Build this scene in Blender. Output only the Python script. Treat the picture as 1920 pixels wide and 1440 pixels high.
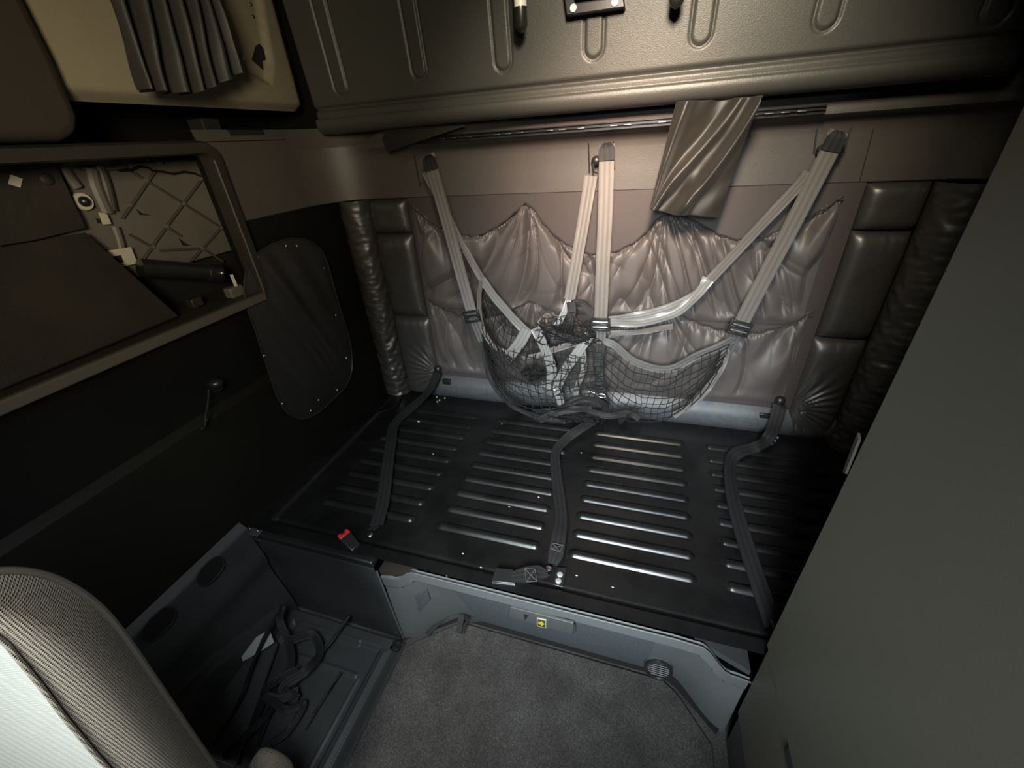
import bpy, math, random
from mathutils import Vector, Matrix, noise
random.seed(7)
for o in list(bpy.data.objects): bpy.data.objects.remove(o)
scn = bpy.context.scene
col = scn.collection
PI = math.pi

# ---------------------------------------------------------------- camera
CAM = Vector((0.0, 0.0, 1.55)); FPX = 770.0
RX = (0.95566225, 0.09618873, -0.27831167)
RY = (0.28778554, -0.50525784, 0.81356868)
RZ = (-0.06236301, -0.85759096, -0.51053757)
R = Matrix((RX, RY, RZ))
cd = bpy.data.cameras.new('camera'); cam = bpy.data.objects.new('camera', cd); col.objects.link(cam)
cd.sensor_width = 36; cd.lens = FPX/1920*36; cd.clip_start = 0.02
cam.matrix_world = Matrix(((R[0][0], -R[0][1], -R[0][2], CAM.x), (R[1][0], -R[1][1], -R[1][2], CAM.y),
                           (R[2][0], -R[2][1], -R[2][2], CAM.z), (0, 0, 0, 1)))
scn.camera = cam

# ---------------------------------------------------------------- light
scn.view_settings.view_transform = 'Standard'; scn.view_settings.look = 'None'
scn.view_settings.gamma = 1; scn.view_settings.use_curve_mapping = False
scn.view_settings.exposure = 0.5
w = bpy.data.worlds.new('world'); scn.world = w; w.use_nodes = True
w.node_tree.nodes['Background'].inputs[0].default_value = (0.85, 0.86, 0.75, 1)
w.node_tree.nodes['Background'].inputs[1].default_value = 0.008
def area(name, loc, aim, size, power, color, spread=180, sizey=None):
    l = bpy.data.lights.new(name, 'AREA'); l.energy = power; l.color = color; l.size = size
    if sizey: l.shape = 'RECTANGLE'; l.size_y = sizey
    l.spread = math.radians(spread)
    o = bpy.data.objects.new(name, l); col.objects.link(o); o.location = loc
    o.rotation_euler = (Vector(aim)-Vector(loc)).to_track_quat('-Z', 'Y').to_euler(); return o
area('roof_lamp_light', (0.03, 0.42, 2.10), (-0.02, 1.5, 1.42), 0.20, 4.6, (1.0, 0.86, 0.66), 68)
area('pink_fill_light', (0.0, 0.30, 2.0), (-0.14, 1.57, 1.36), 0.10, 1.3, (1.0, 0.66, 0.52), 38)  # added unseen spot, tints and lifts the middle of the back wall
area('left_fill_light', (0.10, -0.45, 1.78), (-1.22, 0.95, 1.62), 0.30, 2.0, (1.0, 0.84, 0.60), 62)  # added warm fill for the beige side panel and cubby interior
area('windshield_light', (-0.05, -0.9, 1.75), (0.0, 1.3, 0.5), 0.5, 9.0, (0.84, 0.93, 1.0), 50)
area('seat_fill_light', (-0.5, -0.7, 1.9), (-0.62, 0.06, 1.0), 0.3, 1.7, (0.92, 1.0, 0.94), 50)  # added out of view to brighten the seat backrest
area('footwell_fill_light', (-0.05, -0.25, 1.95), (-0.9, 0.45, 0.1), 0.4, 1.9, (0.85, 0.93, 1.0), 60)  # added cool fill hung mid-cab, aimed into the left footwell

# ---------------------------------------------------------------- helpers
def px(x, y, ax, val):
    d = R @ Vector((x-960, y-720, FPX)); t = (val-CAM[ax])/d[ax]; return CAM + d*t
def PY(x, y, v=1.573): return px(x, y, 1, v)
def PX(x, y, v=-1.225): return px(x, y, 0, v)
def PZ(x, y, v=.452): return px(x, y, 2, v)
def V(*a): return Vector(a)
def ss(a, b, x):
    t = min(1, max(0, (x-a)/(b-a))); return t*t*(3-2*t)
def lerp(a, b, t): return a+(b-a)*t
def interp(pts, x):
    if x <= pts[0][0]: return pts[0][1]
    for (x0, y0), (x1, y1) in zip(pts, pts[1:]):
        if x <= x1:
            return lerp(y0, y1, (x-x0)/(x1-x0))
    return pts[-1][1]
def sinterp(pts, x):
    if x <= pts[0][0]: return pts[0][1]
    for (x0, y0), (x1, y1) in zip(pts, pts[1:]):
        if x <= x1:
            return lerp(y0, y1, ss(x0, x1, x))
    return pts[-1][1]

def props(o, label=None, cat=None, group=None, kind=None):
    if label: o['label'] = label
    if cat: o['category'] = cat
    if group: o['group'] = group
    if kind: o['kind'] = kind
    return o
def link(name, me, mat, parent=None, smooth=True):
    o = bpy.data.objects.new(name, me); col.objects.link(o)
    if mat: me.materials.append(mat)
    if parent: o.parent = parent; o.matrix_parent_inverse = Matrix.Translation(parent.location).inverted() if False else o.matrix_parent_inverse
    if parent: o.location = -Vector(parent.location)
    if smooth:
        me.polygons.foreach_set('use_smooth', [True]*len(me.polygons))
    return o
def mesh(name, vs, fs, mat, parent=None, smooth=True, auto=None):
    me = bpy.data.meshes.new(name); me.from_pydata([tuple(v) for v in vs], [], fs); me.update()
    o = link(name, me, mat, parent, smooth)
    if auto: me.set_sharp_from_angle(angle=math.radians(auto))
    return o
def empty(name, loc, label, cat, group=None):
    o = bpy.data.objects.new(name, None); col.objects.link(o); o.location = loc; o.empty_display_size = .03
    return props(o, label, cat, group)
class MB:
    def __init__(s): s.v = []; s.f = []
    def add(s, vs, fs):
        n = len(s.v); s.v += [Vector(v) for v in vs]; s.f += [tuple(i+n for i in f) for f in fs]; return s
    def box(s, a, b):
        x0, y0, z0 = a; x1, y1, z1 = b
        vs = [(x, y, z) for z in (z0, z1) for y in (y0, y1) for x in (x0, x1)]
        return s.add(vs, [(0, 2, 3, 1), (4, 5, 7, 6), (0, 1, 5, 4), (2, 6, 7, 3), (0, 4, 6, 2), (1, 3, 7, 5)])
    def grid(s, fn, nu, nv, closeu=False):
        vs = [fn(i/nu, j/nv) for j in range(nv+1) for i in range(nu+1)]
        return s.add(vs, [(j*(nu+1)+i, j*(nu+1)+i+1, (j+1)*(nu+1)+i+1, (j+1)*(nu+1)+i) for j in range(nv) for i in range(nu)])
    def tube(s, pts, r, n=8, cap=True):
        pts = [Vector(p) for p in pts]; vs = []; m = len(pts); up = None
        for i, p in enumerate(pts):
            t = (pts[min(i+1, m-1)]-pts[max(i-1, 0)]).normalized()
            if up is None: up = t.orthogonal().normalized()
            up = (up - t*up.dot(t)); up = up.normalized() if up.length > 1e-6 else t.orthogonal().normalized()
            b = t.cross(up); rr = r[i] if isinstance(r, (list, tuple)) else r
            for k in range(n):
                a = 2*PI*k/n; vs.append(p+(up*math.cos(a)+b*math.sin(a))*rr)
        fs = [(i*n+k, i*n+(k+1) % n, (i+1)*n+(k+1) % n, (i+1)*n+k) for i in range(m-1) for k in range(n)]
        if cap: fs += [tuple(range(n-1, -1, -1)), tuple((m-1)*n+k for k in range(n))]
        return s.add(vs, fs)
    def prism(s, poly, off):
        # poly: 3D points, off: Vector extrusion
        n = len(poly); off = Vector(off)
        vs = [Vector(p) for p in poly]+[Vector(p)+off for p in poly]
        return s.add(vs, [tuple(range(n)), tuple(range(2*n-1, n-1, -1))]+[(i, i+n, (i+1) % n+n, (i+1) % n) for i in range(n)])
    def ball(s, c, r, sc=(1, 1, 1), nu=12, nv=8):
        c = Vector(c)
        return s.grid(lambda u, v: c+Vector((sc[0]*math.cos(2*PI*u)*math.sin(PI*v), sc[1]*math.sin(2*PI*u)*math.sin(PI*v), sc[2]*math.cos(PI*v)))*r, nu, nv)
    def build(s, name, mat, parent=None, smooth=False, bev=0, auto=35, seg=2):
        o = mesh(name, s.v, s.f, mat, parent, True)
        o.data.set_sharp_from_angle(angle=math.radians(auto))
        if bev:
            m = o.modifiers.new('b', 'BEVEL'); m.width = bev; m.segments = seg; m.limit_method = 'ANGLE'; m.angle_limit = math.radians(40); m.harden_normals = False
        return o
def box(name, a, b, mat, parent=None, bev=.003):
    return MB().box(a, b).build(name, mat, parent, bev=bev)
def catmull(pts, n=8):
    pts = [Vector(p) for p in pts]; P = [pts[0]*2-pts[1]]+pts+[pts[-1]*2-pts[-2]]; out = []
    for i in range(1, len(P)-2):
        for k in range(n):
            t = k/n; a, b, c, d = P[i-1], P[i], P[i+1], P[i+2]
            out.append(.5*((2*b)+(c-a)*t+(2*a-5*b+4*c-d)*t*t+(3*b-a-3*c+d)*t**3))
    out.append(pts[-1]); return out
def ribbon(name, pts, width, mat, parent=None, normal=(0, -1, 0), n=8, th=.0016, normals=None, widths=None, wave=0, mb=None):
    """woven webbing strip; normal faces the viewer side, may vary per key point"""
    m = len(pts)
    C_ = catmull(pts, n); N_ = catmull(normals, n) if normals else [Vector(normal)]*len(C_)
    W_ = [interp([(i, widths[i]) for i in range(m)], k/n) for k in range(len(C_))] if widths else [width]*len(C_)
    vs = []; K = len(C_)
    prof = [(-1, 0), (-.5, .3), (0, .42), (.5, .3), (1, 0), (.5, -.3), (0, -.42), (-.5, -.3)]
    prof = [(-1, .5), (-.34, .5), (.34, .5), (1, .5), (1, -.5), (.34, -.5), (-.34, -.5), (-1, -.5)]
    q = len(prof)
    for i, p in enumerate(C_):
        t = (C_[min(i+1, K-1)]-C_[max(i-1, 0)]).normalized()
        nn = N_[i]-t*N_[i].dot(t); nn = nn.normalized() if nn.length > 1e-4 else t.orthogonal().normalized()
        s = t.cross(nn)
        for a, b in prof:
            wv = wave*noise.noise(p*14+Vector((a*3, 0, 0)))
            vs.append(p+s*(a*W_[i]/2)+nn*(b*th+wv))
    fs = [(i*q+k, i*q+(k+1) % q, (i+1)*q+(k+1) % q, (i+1)*q+k) for i in range(K-1) for k in range(q)]
    fs += [tuple(range(q-1, -1, -1)), tuple((K-1)*q+k for k in range(q))]
    o = mesh(name, vs, fs, mat, parent, True, auto=50)
    uv = o.data.uv_layers.new(name='uv'); ua = [.5+.5*a for a, b in prof]
    for lo_ in o.data.loops:
        uv.data[lo_.index].uv = (ua[lo_.vertex_index % q], (lo_.vertex_index//q)*.02)
    return o

# ---------------------------------------------------------------- materials
def mat(name, c, rough=.5, bump=0, scale=200, metal=0, spec=.5, sheen=0, var=0, vscale=4, c2=None, coat=0, detail=3, bdist=.002, wave=None, emit=None):
    m = bpy.data.materials.new(name); m.use_nodes = True; nt = m.node_tree; b = nt.nodes['Principled BSDF']
    b.inputs['Base Color'].default_value = (*c, 1); b.inputs['Roughness'].default_value = rough
    b.inputs['Metallic'].default_value = metal; b.inputs['Specular IOR Level'].default_value = spec
    b.inputs['Sheen Weight'].default_value = sheen; b.inputs['Sheen Roughness'].default_value = .4; b.inputs['Coat Weight'].default_value = coat
    tc = nt.nodes.new('ShaderNodeTexCoord')
    if var or c2:
        n = nt.nodes.new('ShaderNodeTexNoise'); n.inputs['Scale'].default_value = vscale; n.inputs['Detail'].default_value = 6
        nt.links.new(tc.outputs['Object'], n.inputs['Vector'])
        r = nt.nodes.new('ShaderNodeValToRGB'); r.color_ramp.elements[0].position = .35; r.color_ramp.elements[1].position = .65
        k = c2 or tuple(x*(1+var) for x in c)
        r.color_ramp.elements[0].color = (*(c if c2 else tuple(x*(1-var) for x in c)), 1); r.color_ramp.elements[1].color = (*k, 1)
        nt.links.new(n.outputs['Fac'], r.inputs['Fac']); nt.links.new(r.outputs['Color'], b.inputs['Base Color'])
        mr = nt.nodes.new('ShaderNodeMapRange'); mr.inputs['To Min'].default_value = rough-.06; mr.inputs['To Max'].default_value = rough+.08
        nt.links.new(n.outputs['Fac'], mr.inputs['Value']); nt.links.new(mr.outputs['Result'], b.inputs['Roughness'])
    if bump:
        if wave:
            n = nt.nodes.new('ShaderNodeTexWave'); n.inputs['Scale'].default_value = scale; n.bands_direction = wave; n.inputs['Distortion'].default_value = .3; so = n.outputs['Fac']
        else:
            n = nt.nodes.new('ShaderNodeTexNoise'); n.inputs['Scale'].default_value = scale; n.inputs['Detail'].default_value = detail; so = n.outputs['Fac']
        nt.links.new(tc.outputs['Object'], n.inputs['Vector'])
        bp = nt.nodes.new('ShaderNodeBump'); bp.inputs['Strength'].default_value = bump; bp.inputs['Distance'].default_value = bdist
        nt.links.new(so, bp.inputs['Height']); nt.links.new(bp.outputs['Normal'], b.inputs['Normal'])
    return m
M = {}
M['bunk'] = mat('bunk_plastic', (.056, .056, .050), .40, .25, 420, var=.06, vscale=3)
M['band'] = mat('trim_plastic', (.070, .062, .055), .45, .25, 450, var=.06, vscale=5)
M['ledge'] = mat('ledge_plastic', (.07, .066, .06), .45, .2, 450)
M['organ'] = mat('organizer_board', (.046, .036, .033), .62, .2, 500)
M['pocket'] = mat('pocket_nylon', (.074, .064, .059), .50, .15, 26, sheen=.1, bdist=.003, detail=3)
M['elastic'] = mat('elastic_hem', (.025, .020, .019), .8)
M['vinyl'] = mat('black_vinyl', (.040, .038, .035), .40, .4, 18, bdist=.006, detail=5, spec=1.0)
M['vinyl_s'] = mat('black_vinyl_cover', (.018, .018, .018), .38, .1, 7, bdist=.006, detail=2, spec=.8)
M['steel'] = mat('black_painted_steel', (.007, .007, .007), .27, .06, 240, var=.25, vscale=9, spec=.5)
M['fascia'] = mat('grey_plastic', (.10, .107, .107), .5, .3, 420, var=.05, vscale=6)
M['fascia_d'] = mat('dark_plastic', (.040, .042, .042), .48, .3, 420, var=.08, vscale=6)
M['door'] = mat('carpeted_door', (.062, .073, .082), .85, .5, 900, var=.2, vscale=180)
M['carpet'] = mat('wall_carpet', (.060, .064, .068), .42, .25, 500, var=.1, vscale=60)
M['floor'] = mat('floor_mat', (.040, .037, .034), .75, .5, 700, c2=(.075, .071, .066), vscale=7, spec=.3)
M['wall'] = mat('dark_wall', (.005, .0055, .0045), .6, .2, 300, var=.1, vscale=4, spec=.2)
M['wall_l'] = mat('olive_wall', (.007, .007, .0045), .6, .2, 300, var=.15, vscale=2, spec=.2)
M['beige'] = mat('beige_panel', (.215, .19, .13), .55, .2, 300, var=.05, vscale=3)
M['beige_d'] = mat('beige_recess', (.25, .22, .155), .55, .2, 300)
M['brown'] = mat('brown_board', (.019, .015, .011), .7, .3, 200, var=.25, vscale=6)
M['brown_p'] = mat('brown_pillar', (.026, .021, .015), .6, .2, 300)
M['inner'] = mat('bare_metal_panel', (.125, .115, .095), .42, .1, 40, var=.08, vscale=8)
M['inner_d'] = mat('bare_metal_rib', (.065, .058, .047), .45)
M['frame'] = mat('cubby_frame', (.024, .021, .016), .5, .2, 300)
M['lip'] = mat('shelf_lip', (.085, .079, .064), .55, .2, 300)
M['black'] = mat('black_void', (.004, .004, .004), .8)
M['web'] = mat('grey_webbing', (.20, .19, .175), .42, .5, 260, wave='DIAGONAL', bdist=.0008, sheen=.2)
M['web_d'] = mat('black_webbing', (.016, .016, .016), .55, .4, 260, wave='DIAGONAL', bdist=.0008, spec=.3)
M['web_g'] = mat('worn_grey_webbing', (.08, .08, .075), .45, .4, 260, wave='DIAGONAL', bdist=.0008)
M['web_s'] = mat('satin_webbing', (.26, .265, .26), .30, .3, 18, bdist=.004, sheen=.3)
M['net'] = mat('net_cord', (.012, .012, .012), .8, spec=.15)
M['curtain'] = mat('charcoal_curtain', (.020, .0185, .016), .55, .2, 600, sheen=.1)
M['curtain2'] = mat('brown_black_curtain', (.018, .016, .013), .5, .2, 600, sheen=.1)
M['chrome'] = mat('chrome', (.80, .80, .78), .30, metal=1)
M['bolt'] = mat('zinc_bolt', (.62, .62, .60), .45, metal=.6)
M['steelg'] = mat('dull_steel', (.35, .34, .32), .35, metal=1)
M['bplast'] = mat('black_plastic', (.014, .014, .014), .32, spec=.6)
M['red'] = mat('red_plastic', (.62, .03, .025), .35)
M['white'] = mat('white_paint', (.72, .70, .60), .4)
M['sticker'] = mat('pale_sticker', (.42, .44, .42), .6)
M['cream'] = mat('cream_sticker', (.50, .47, .36), .6)
M['yellow'] = mat('yellow_print', (.75, .58, .03), .5)
M['ivory'] = mat('ivory_print', (.62, .60, .42), .5)
M['dgrey'] = mat('arrow_ground', (.06, .06, .045), .5)
M['cab'] = mat('cabinet_laminate', (.078, .075, .054), .42, .04, 300, var=.03, vscale=2)
M['seat'] = mat('seat_tweed', (.17, .145, .11), .9, .9, 150, bdist=.004, sheen=.3)
M['seatf'] = mat('seat_face_cloth', (.36, .36, .32), .9, .5, 260, sheen=.2)
M['pipe'] = mat('seat_piping', (.045, .036, .026), .8)

def speckle(m, sc, amt):
    nt = m.node_tree; b = nt.nodes['Principled BSDF']; src = b.inputs['Base Color'].links[0].from_socket
    tc = nt.nodes.new('ShaderNodeTexCoord'); n = nt.nodes.new('ShaderNodeTexNoise'); n.inputs['Scale'].default_value = sc; n.inputs['Detail'].default_value = 4; n.inputs['Roughness'].default_value = .8
    nt.links.new(tc.outputs['Object'], n.inputs['Vector'])
    r_ = nt.nodes.new('ShaderNodeValToRGB'); r_.color_ramp.elements[0].position = .42; r_.color_ramp.elements[0].color = (.62, .61, .6, 1)
    r_.color_ramp.elements[1].position = .68; r_.color_ramp.elements[1].color = (amt, amt, amt, 1); nt.links.new(n.outputs['Fac'], r_.inputs['Fac'])
    mx = nt.nodes.new('ShaderNodeMix'); mx.data_type = 'RGBA'; mx.blend_type = 'MULTIPLY'; mx.inputs['Factor'].default_value = 1
    nt.links.new(src, mx.inputs['A']); nt.links.new(r_.outputs['Color'], mx.inputs['B']); nt.links.new(mx.outputs['Result'], b.inputs['Base Color'])
speckle(M['floor'], 210, 1.75); speckle(M['door'], 320, 1.7)
# seat cloth: waffle weave
def weave(m, c1, c2, sc):
    nt = m.node_tree; b = nt.nodes['Principled BSDF']; tc = nt.nodes.new('ShaderNodeTexCoord')
    w1 = nt.nodes.new('ShaderNodeTexWave'); w1.bands_direction = 'Z'; w1.inputs['Scale'].default_value = sc; w1.inputs['Distortion'].default_value = 1.2; w1.inputs['Detail Scale'].default_value = 8
    w2 = nt.nodes.new('ShaderNodeTexWave'); w2.bands_direction = 'Y'; w2.inputs['Scale'].default_value = sc; w2.inputs['Distortion'].default_value = 1.2; w2.inputs['Detail Scale'].default_value = 8
    mx = nt.nodes.new('ShaderNodeMath'); mx.operation = 'MULTIPLY'
    for q in (w1, w2): nt.links.new(tc.outputs['Object'], q.inputs['Vector'])
    nt.links.new(w1.outputs['Fac'], mx.inputs[0]); nt.links.new(w2.outputs['Fac'], mx.inputs[1])
    r = nt.nodes.new('ShaderNodeValToRGB'); r.color_ramp.elements[0].color = (*c1, 1); r.color_ramp.elements[1].color = (*c2, 1)
    nt.links.new(mx.outputs[0], r.inputs['Fac']); nt.links.new(r.outputs['Color'], b.inputs['Base Color'])
    for bp in [n for n in nt.nodes if n.type == 'BUMP']: nt.links.new(mx.outputs[0], bp.inputs['Height'])
def webmat(m, c1, c2):
    nt = m.node_tree; b = nt.nodes['Principled BSDF']; uv = nt.nodes.new('ShaderNodeUVMap'); uv.uv_map = 'uv'
    sx = nt.nodes.new('ShaderNodeSeparateXYZ'); nt.links.new(uv.outputs['UV'], sx.inputs[0])
    mu = nt.nodes.new('ShaderNodeMath'); mu.operation = 'MULTIPLY'; mu.inputs[1].default_value = 2*PI*3; nt.links.new(sx.outputs['X'], mu.inputs[0])
    co = nt.nodes.new('ShaderNodeMath'); co.operation = 'COSINE'; nt.links.new(mu.outputs[0], co.inputs[0])
    r_ = nt.nodes.new('ShaderNodeMapRange'); r_.inputs['From Min'].default_value = -1; nt.links.new(co.outputs[0], r_.inputs['Value'])
    mx = nt.nodes.new('ShaderNodeMix'); mx.data_type = 'RGBA'; mx.inputs['A'].default_value = (*c1, 1); mx.inputs['B'].default_value = (*c2, 1)
    nt.links.new(r_.outputs[0], mx.inputs['Factor']); nt.links.new(mx.outputs['Result'], b.inputs['Base Color'])
    bp = [n for n in nt.nodes if n.type == 'BUMP'][0]; bp2 = nt.nodes.new('ShaderNodeBump'); bp2.inputs['Strength'].default_value = .3; bp2.inputs['Distance'].default_value = .0012
    nt.links.new(r_.outputs[0], bp2.inputs['Height']); nt.links.new(bp.outputs['Normal'], bp2.inputs['Normal']); nt.links.new(bp2.outputs['Normal'], b.inputs['Normal'])
webmat(M['web'], (.135, .124, .112), (.105, .096, .086)); webmat(M['web_d'], (.017, .017, .017), (.012, .012, .012)); webmat(M['web_g'], (.075, .073, .068), (.05, .05, .047)); webmat(M['web_s'], (.20, .20, .19), (.15, .15, .142))
weave(M['seat'], (.12, .092, .06), (.23, .18, .12), 110)
weave(M['seatf'], (.27, .27, .24), (.31, .31, .285), 95)

# ---------------------------------------------------------------- setting
XL, XR, YB = -1.245, .93, 1.60
props(box('floor', (-1.5, -1.6, -.06), (1.2, 1.65, 0), M['floor'], bev=0), kind='structure')
props(box('wall_back', (-1.5, YB, -.05), (1.2, YB+.05, 2.6), M['wall'], bev=0), kind='structure')
props(box('wall_right', (XR, -.6, -.05), (XR+.05, 1.65, 2.6), M['wall'], bev=0), kind='structure')
props(box('ceiling', (-1.5, -.9, 2.55), (1.2, 1.65, 2.6), M['beige'], bev=0), kind='structure')
# left wall: lower slab with a second proud panel, upper beige slab, post behind the band
b = MB(); b.box((XL-.06, -.6, 0), (XL, 1.6, 1.13)); b.box((XL-.06, 1.06, 1.13), (XL, 1.6, 1.60))
b.box((XL-.06, -.6, 1.58), (XL, .30, 2.55)); b.box((XL-.30, -.6, 1.60), (XL-.26, 1.62, 1.75)); b.box((XL-.3, -.6, 1.58), (XL, 1.6, 1.60))
props(b.build('wall_left', M['wall'], bev=0), kind='structure')
# lower proud panel with a soft upper edge sloping as in the photo
def lowp(u, v):
    y = lerp(-.6, 1.56, u); z = lerp(.0, .89, v)
    return V(XL+.004+.016*(1-ss(.86, .90, z)) if v < 1 else XL, y, z)
props(MB().grid(lowp, 4, 40).build('trim_1', M['wall_l']), kind='structure')

# upper beige wall panel (x plane) with triangular recess, screws, hole
def beige():
    y0, y1, z0, z1 = .757, 1.545, 1.685, 2.55
    tri = [PX(368, -120), PX(385, 40), PX(470, 140), PX(508, 158), PX(512, 120), PX(488, -20), PX(470, -140)]
    tri = [(p.y, p.z) for p in tri]
    def sd(y, z):
        d = 1e9; ins = True; n = len(tri); s = 0
        inside = False; j = n-1
        for i in range(n):
            yi, zi = tri[i]; yj, zj = tri[j]
            if (zi > z) != (zj > z) and y < (yj-yi)*(z-zi)/(zj-zi)+yi: inside = not inside
            ey, ez = yj-yi, zj-zi; t = max(0, min(1, ((y-yi)*ey+(z-zi)*ez)/(ey*ey+ez*ez)))
            d = min(d, math.hypot(y-yi-ey*t, z-zi-ez*t)); j = i
        return -d if inside else d
    def f(u, v):
        y = lerp(y0, y1, u); z = lerp(z0, z1, v)
        x = -1.225 - .020*(1-ss(-.012, .004, sd(y, z)))
        x -= .03*(1-ss(0, .03, z-z0))**2
        x -= .05*ss(1.47, 1.545, y)
        return V(x, y, z)
    return MB().grid(f, 100, 110).build('wall_panel', M['beige'], auto=60)
bp = beige()
props(bp, 'beige moulded upper side panel behind the pleated curtain', 'wall panel')
def screw(p, nrm, r, parent, m='steelg', name='screw'):
    n = Vector(nrm).normalized(); p = Vector(p)
    a = MB().tube([p-n*.002, p+n*.001, p+n*.0022], [r, r, r*.72], 12)
    return a.build(name, M[m], parent)
for q in [(475, 31), (456, 110), (500, 130), (470, 8)]:
    screw(PX(q[0], q[1], -1.2435), (1, 0, 0), .005, bp)
hole = [PX(a, c_, -1.2425) for a, c_ in [(473, 112), (480, 86), (487, 82), (499, 97), (501, 112), (492, 114), (494, 131)]]
MB().prism(hole, (-.02, 0, 0)).build('hole', M['black'], bp)
props(MB().prism([V(-1.19, .69, 1.606), V(-1.19, .725, 1.618), V(-1.19, .744, 1.65), V(-1.19, .752, 1.75), V(-1.19, .752, 2.5), V(-1.19, .2, 2.5), V(-1.19, .2, 1.606)], (-.08, 0, 0)).build('side_pillar', M['brown_p'], bev=.02, seg=4),
      'dark brown upholstered pillar at the upper left edge', 'pillar')
# dark slot contents: folded black bracket shapes under the beige panel
s = empty('slot_bracket', (-1.3, 1.2, 1.6), 'black bracket sitting in the dark slot under the beige panel', 'bracket')
MB().box((-1.33, 1.10, 1.60), (-1.27, 1.16, 1.66)).box((-1.33, 1.16, 1.60), (-1.25, 1.30, 1.63)).build('body', M['black'], s, bev=.004)

# ---------------------------------------------------------------- band trim around the back (curved corners)
def path_pts():
    p = []; r = .20; xl, xr, yb = -1.235, .905, 1.575
    p.append((xl, 1.04)); p.append((xl, 1.2)); p.append((xl, yb-r))
    for k in range(1, 13):
        a = PI-(PI/2)*k/12; p.append((xl+r+r*math.cos(a), yb-r+r*math.sin(a)))
    for k in range(1, 20): p.append((lerp(xl+r, xr-.14, k/20), yb))
    r = .14
    for k in range(0, 13):
        a = PI/2-(PI/2)*k/12; p.append((xr-r+r*math.cos(a), yb-r+r*math.sin(a)))
    p.append((xr, 1.3)); p.append((xr, .9)); return p
PTH = path_pts()
def band(prof, name, m, z_sh=None):
    vs = []; n = len(PTH)
    for j, (off, z) in enumerate(prof):
        for i, (x, y) in enumerate(PTH):
            a = PTH[max(0, i-1)]; b_ = PTH[min(n-1, i+1)]; t = Vector((b_[0]-a[0], b_[1]-a[1])).normalized()
            nx, ny = t.y, -t.x  # inward
            k_ = ss(-1.12, -.85, x) if off > .003 else 1; o_ = off*k_; vs.append((x+nx*o_, y+ny*o_, min(z, lerp(1.566, 1.64, k_))))
    fs = [(j*n+i, j*n+i+1, (j+1)*n+i+1, (j+1)*n+i) for j in range(len(prof)-1) for i in range(n-1)]
    return mesh(name, vs, fs, m, None, True, auto=40)
prof = [(-.03, 1.376), (.0, 1.378), (.003, 1.381), (.003, 1.45), (.003, 1.505), (.006, 1.522), (.014, 1.536), (.028, 1.546), (.045, 1.551), (.052, 1.556), (.052, 1.575), (.048, 1.580), (.048, 1.605), (.04, 1.62), (-.02, 1.63)]
props(band(prof, 'trim_2', M['band']), kind='structure')
for k, (a, c_) in enumerate([((1645, 215), (1612, 340)), ]):
    p0 = PY(a[0], a[1], 1.5715); p1 = PY(c_[0], c_[1], 1.5715)
    props(MB().tube([p0, p1], .0012, 6).build('trim_3', M['black']), kind='structure')

# baseboard strip (blue-grey carpet) and dark lower ledge
props(MB().grid(lambda u, v: V(lerp(-.98, .80, u), 1.572-.030*math.sin(PI*min(1, v*1.15))**.8, lerp(.452, .592, v)), 40, 8).build('baseboard_back', M['carpet']), kind='structure')

# ---------------------------------------------------------------- curtain rail
rail = empty('curtain_rail', (-.15, 1.515, 1.567), 'slim black double curtain rail under the folded upper bunk', 'curtain rail')
x0, x1 = PY(780, 262, 1.515).x, PY(1549, 205, 1.515).x
b = MB()
for dz in (-.009, 0, .009): b.box((x0, 1.512, 1.567+dz-.0016), (x1, 1.525, 1.567+dz+.0016))
b.box((x0, 1.520, 1.556), (x1, 1.5255, 1.578)); b.build('rail', M['bplast'], rail, bev=.0008)
b = MB(); x = x0+.03
while x < x1-.03:
    b.box((x, 1.509, 1.5655), (x+.022, 1.513, 1.5685)); x += random.choice([.04, .06, .1])
b.build('glider', M['steelg'], rail, bev=.0008)['kind'] = 'stuff'

# ---------------------------------------------------------------- upper bunk (folded up)
BY = 1.45; TILT = math.tan(math.radians(4.5))
ribc = [((610, 100), 1), ((770, 75), 1), ((938, 60), 1), ((1117, 60), 1), ((1317, 40), 1), ((1556, 15), 1), ((1880, -10), 1)]
ribx = [-1.045, -.80, -.50, -.198, .083, .372, .655]
ribs_b = []
for e in [((624, 188), (648, 165)), ]: pass
bottoms = [(640, 178), (787, 147), (943, 132), (1112, 109), (1312, 84), (1545, 55), (1862, 45)]
for q in bottoms:
    p = PY(q[0], q[1], BY-.012); ribs_b.append((p.x, p.z))
bx0, bx1 = -1.168, .775
def bunkf(u, v):
    # v: 0 = wrapped underside, then round bulge, seam groove, panel up
    x = lerp(bx0, bx1, u)
    if v < .06:
        t = v/.06; z = 1.607+.002*t; y = lerp(1.56, 1.475, t)
    elif v < .16:
        t = (v-.06)/.10; a = -PI/2+PI*.62*t
        z = 1.640+.033*math.sin(a); y = 1.472-.038*math.cos(a)
    else:
        t = (v-.16)/.84; z = lerp(1.652, 2.36, t); y = BY-(z-1.66)*TILT
        g = math.exp(-((z-1.680)/.0055)**2); y += .015*g
        y += .012*(1-ss(1.652, 1.664, z))*0
        for k, (cx, cz) in enumerate(ribs_b):
            dx = x-cx
            if abs(dx) > .06: continue
            hw = .024; zz = cz+hw
            d = math.hypot(dx, min(0, z-zz)) - hw if z < zz else abs(dx)-hw
            y -= .003*(1-ss(-.006, .0, d)); y += .0065*math.exp(-((d-.002)/.0028)**2)
    # rounded ends
    e = min(x-bx0, bx1-x); y += .03*(1-ss(0, .03, e))**1.5
    return V(x, y, z)
ub = empty('upper_bunk', (-.2, 1.5, 1.6), 'dark upper bunk folded up against the back wall, ribbed underside showing', 'bunk')
MB().grid(bunkf, 560, 210).build('panel', M['bunk'], ub, auto=180)
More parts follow.
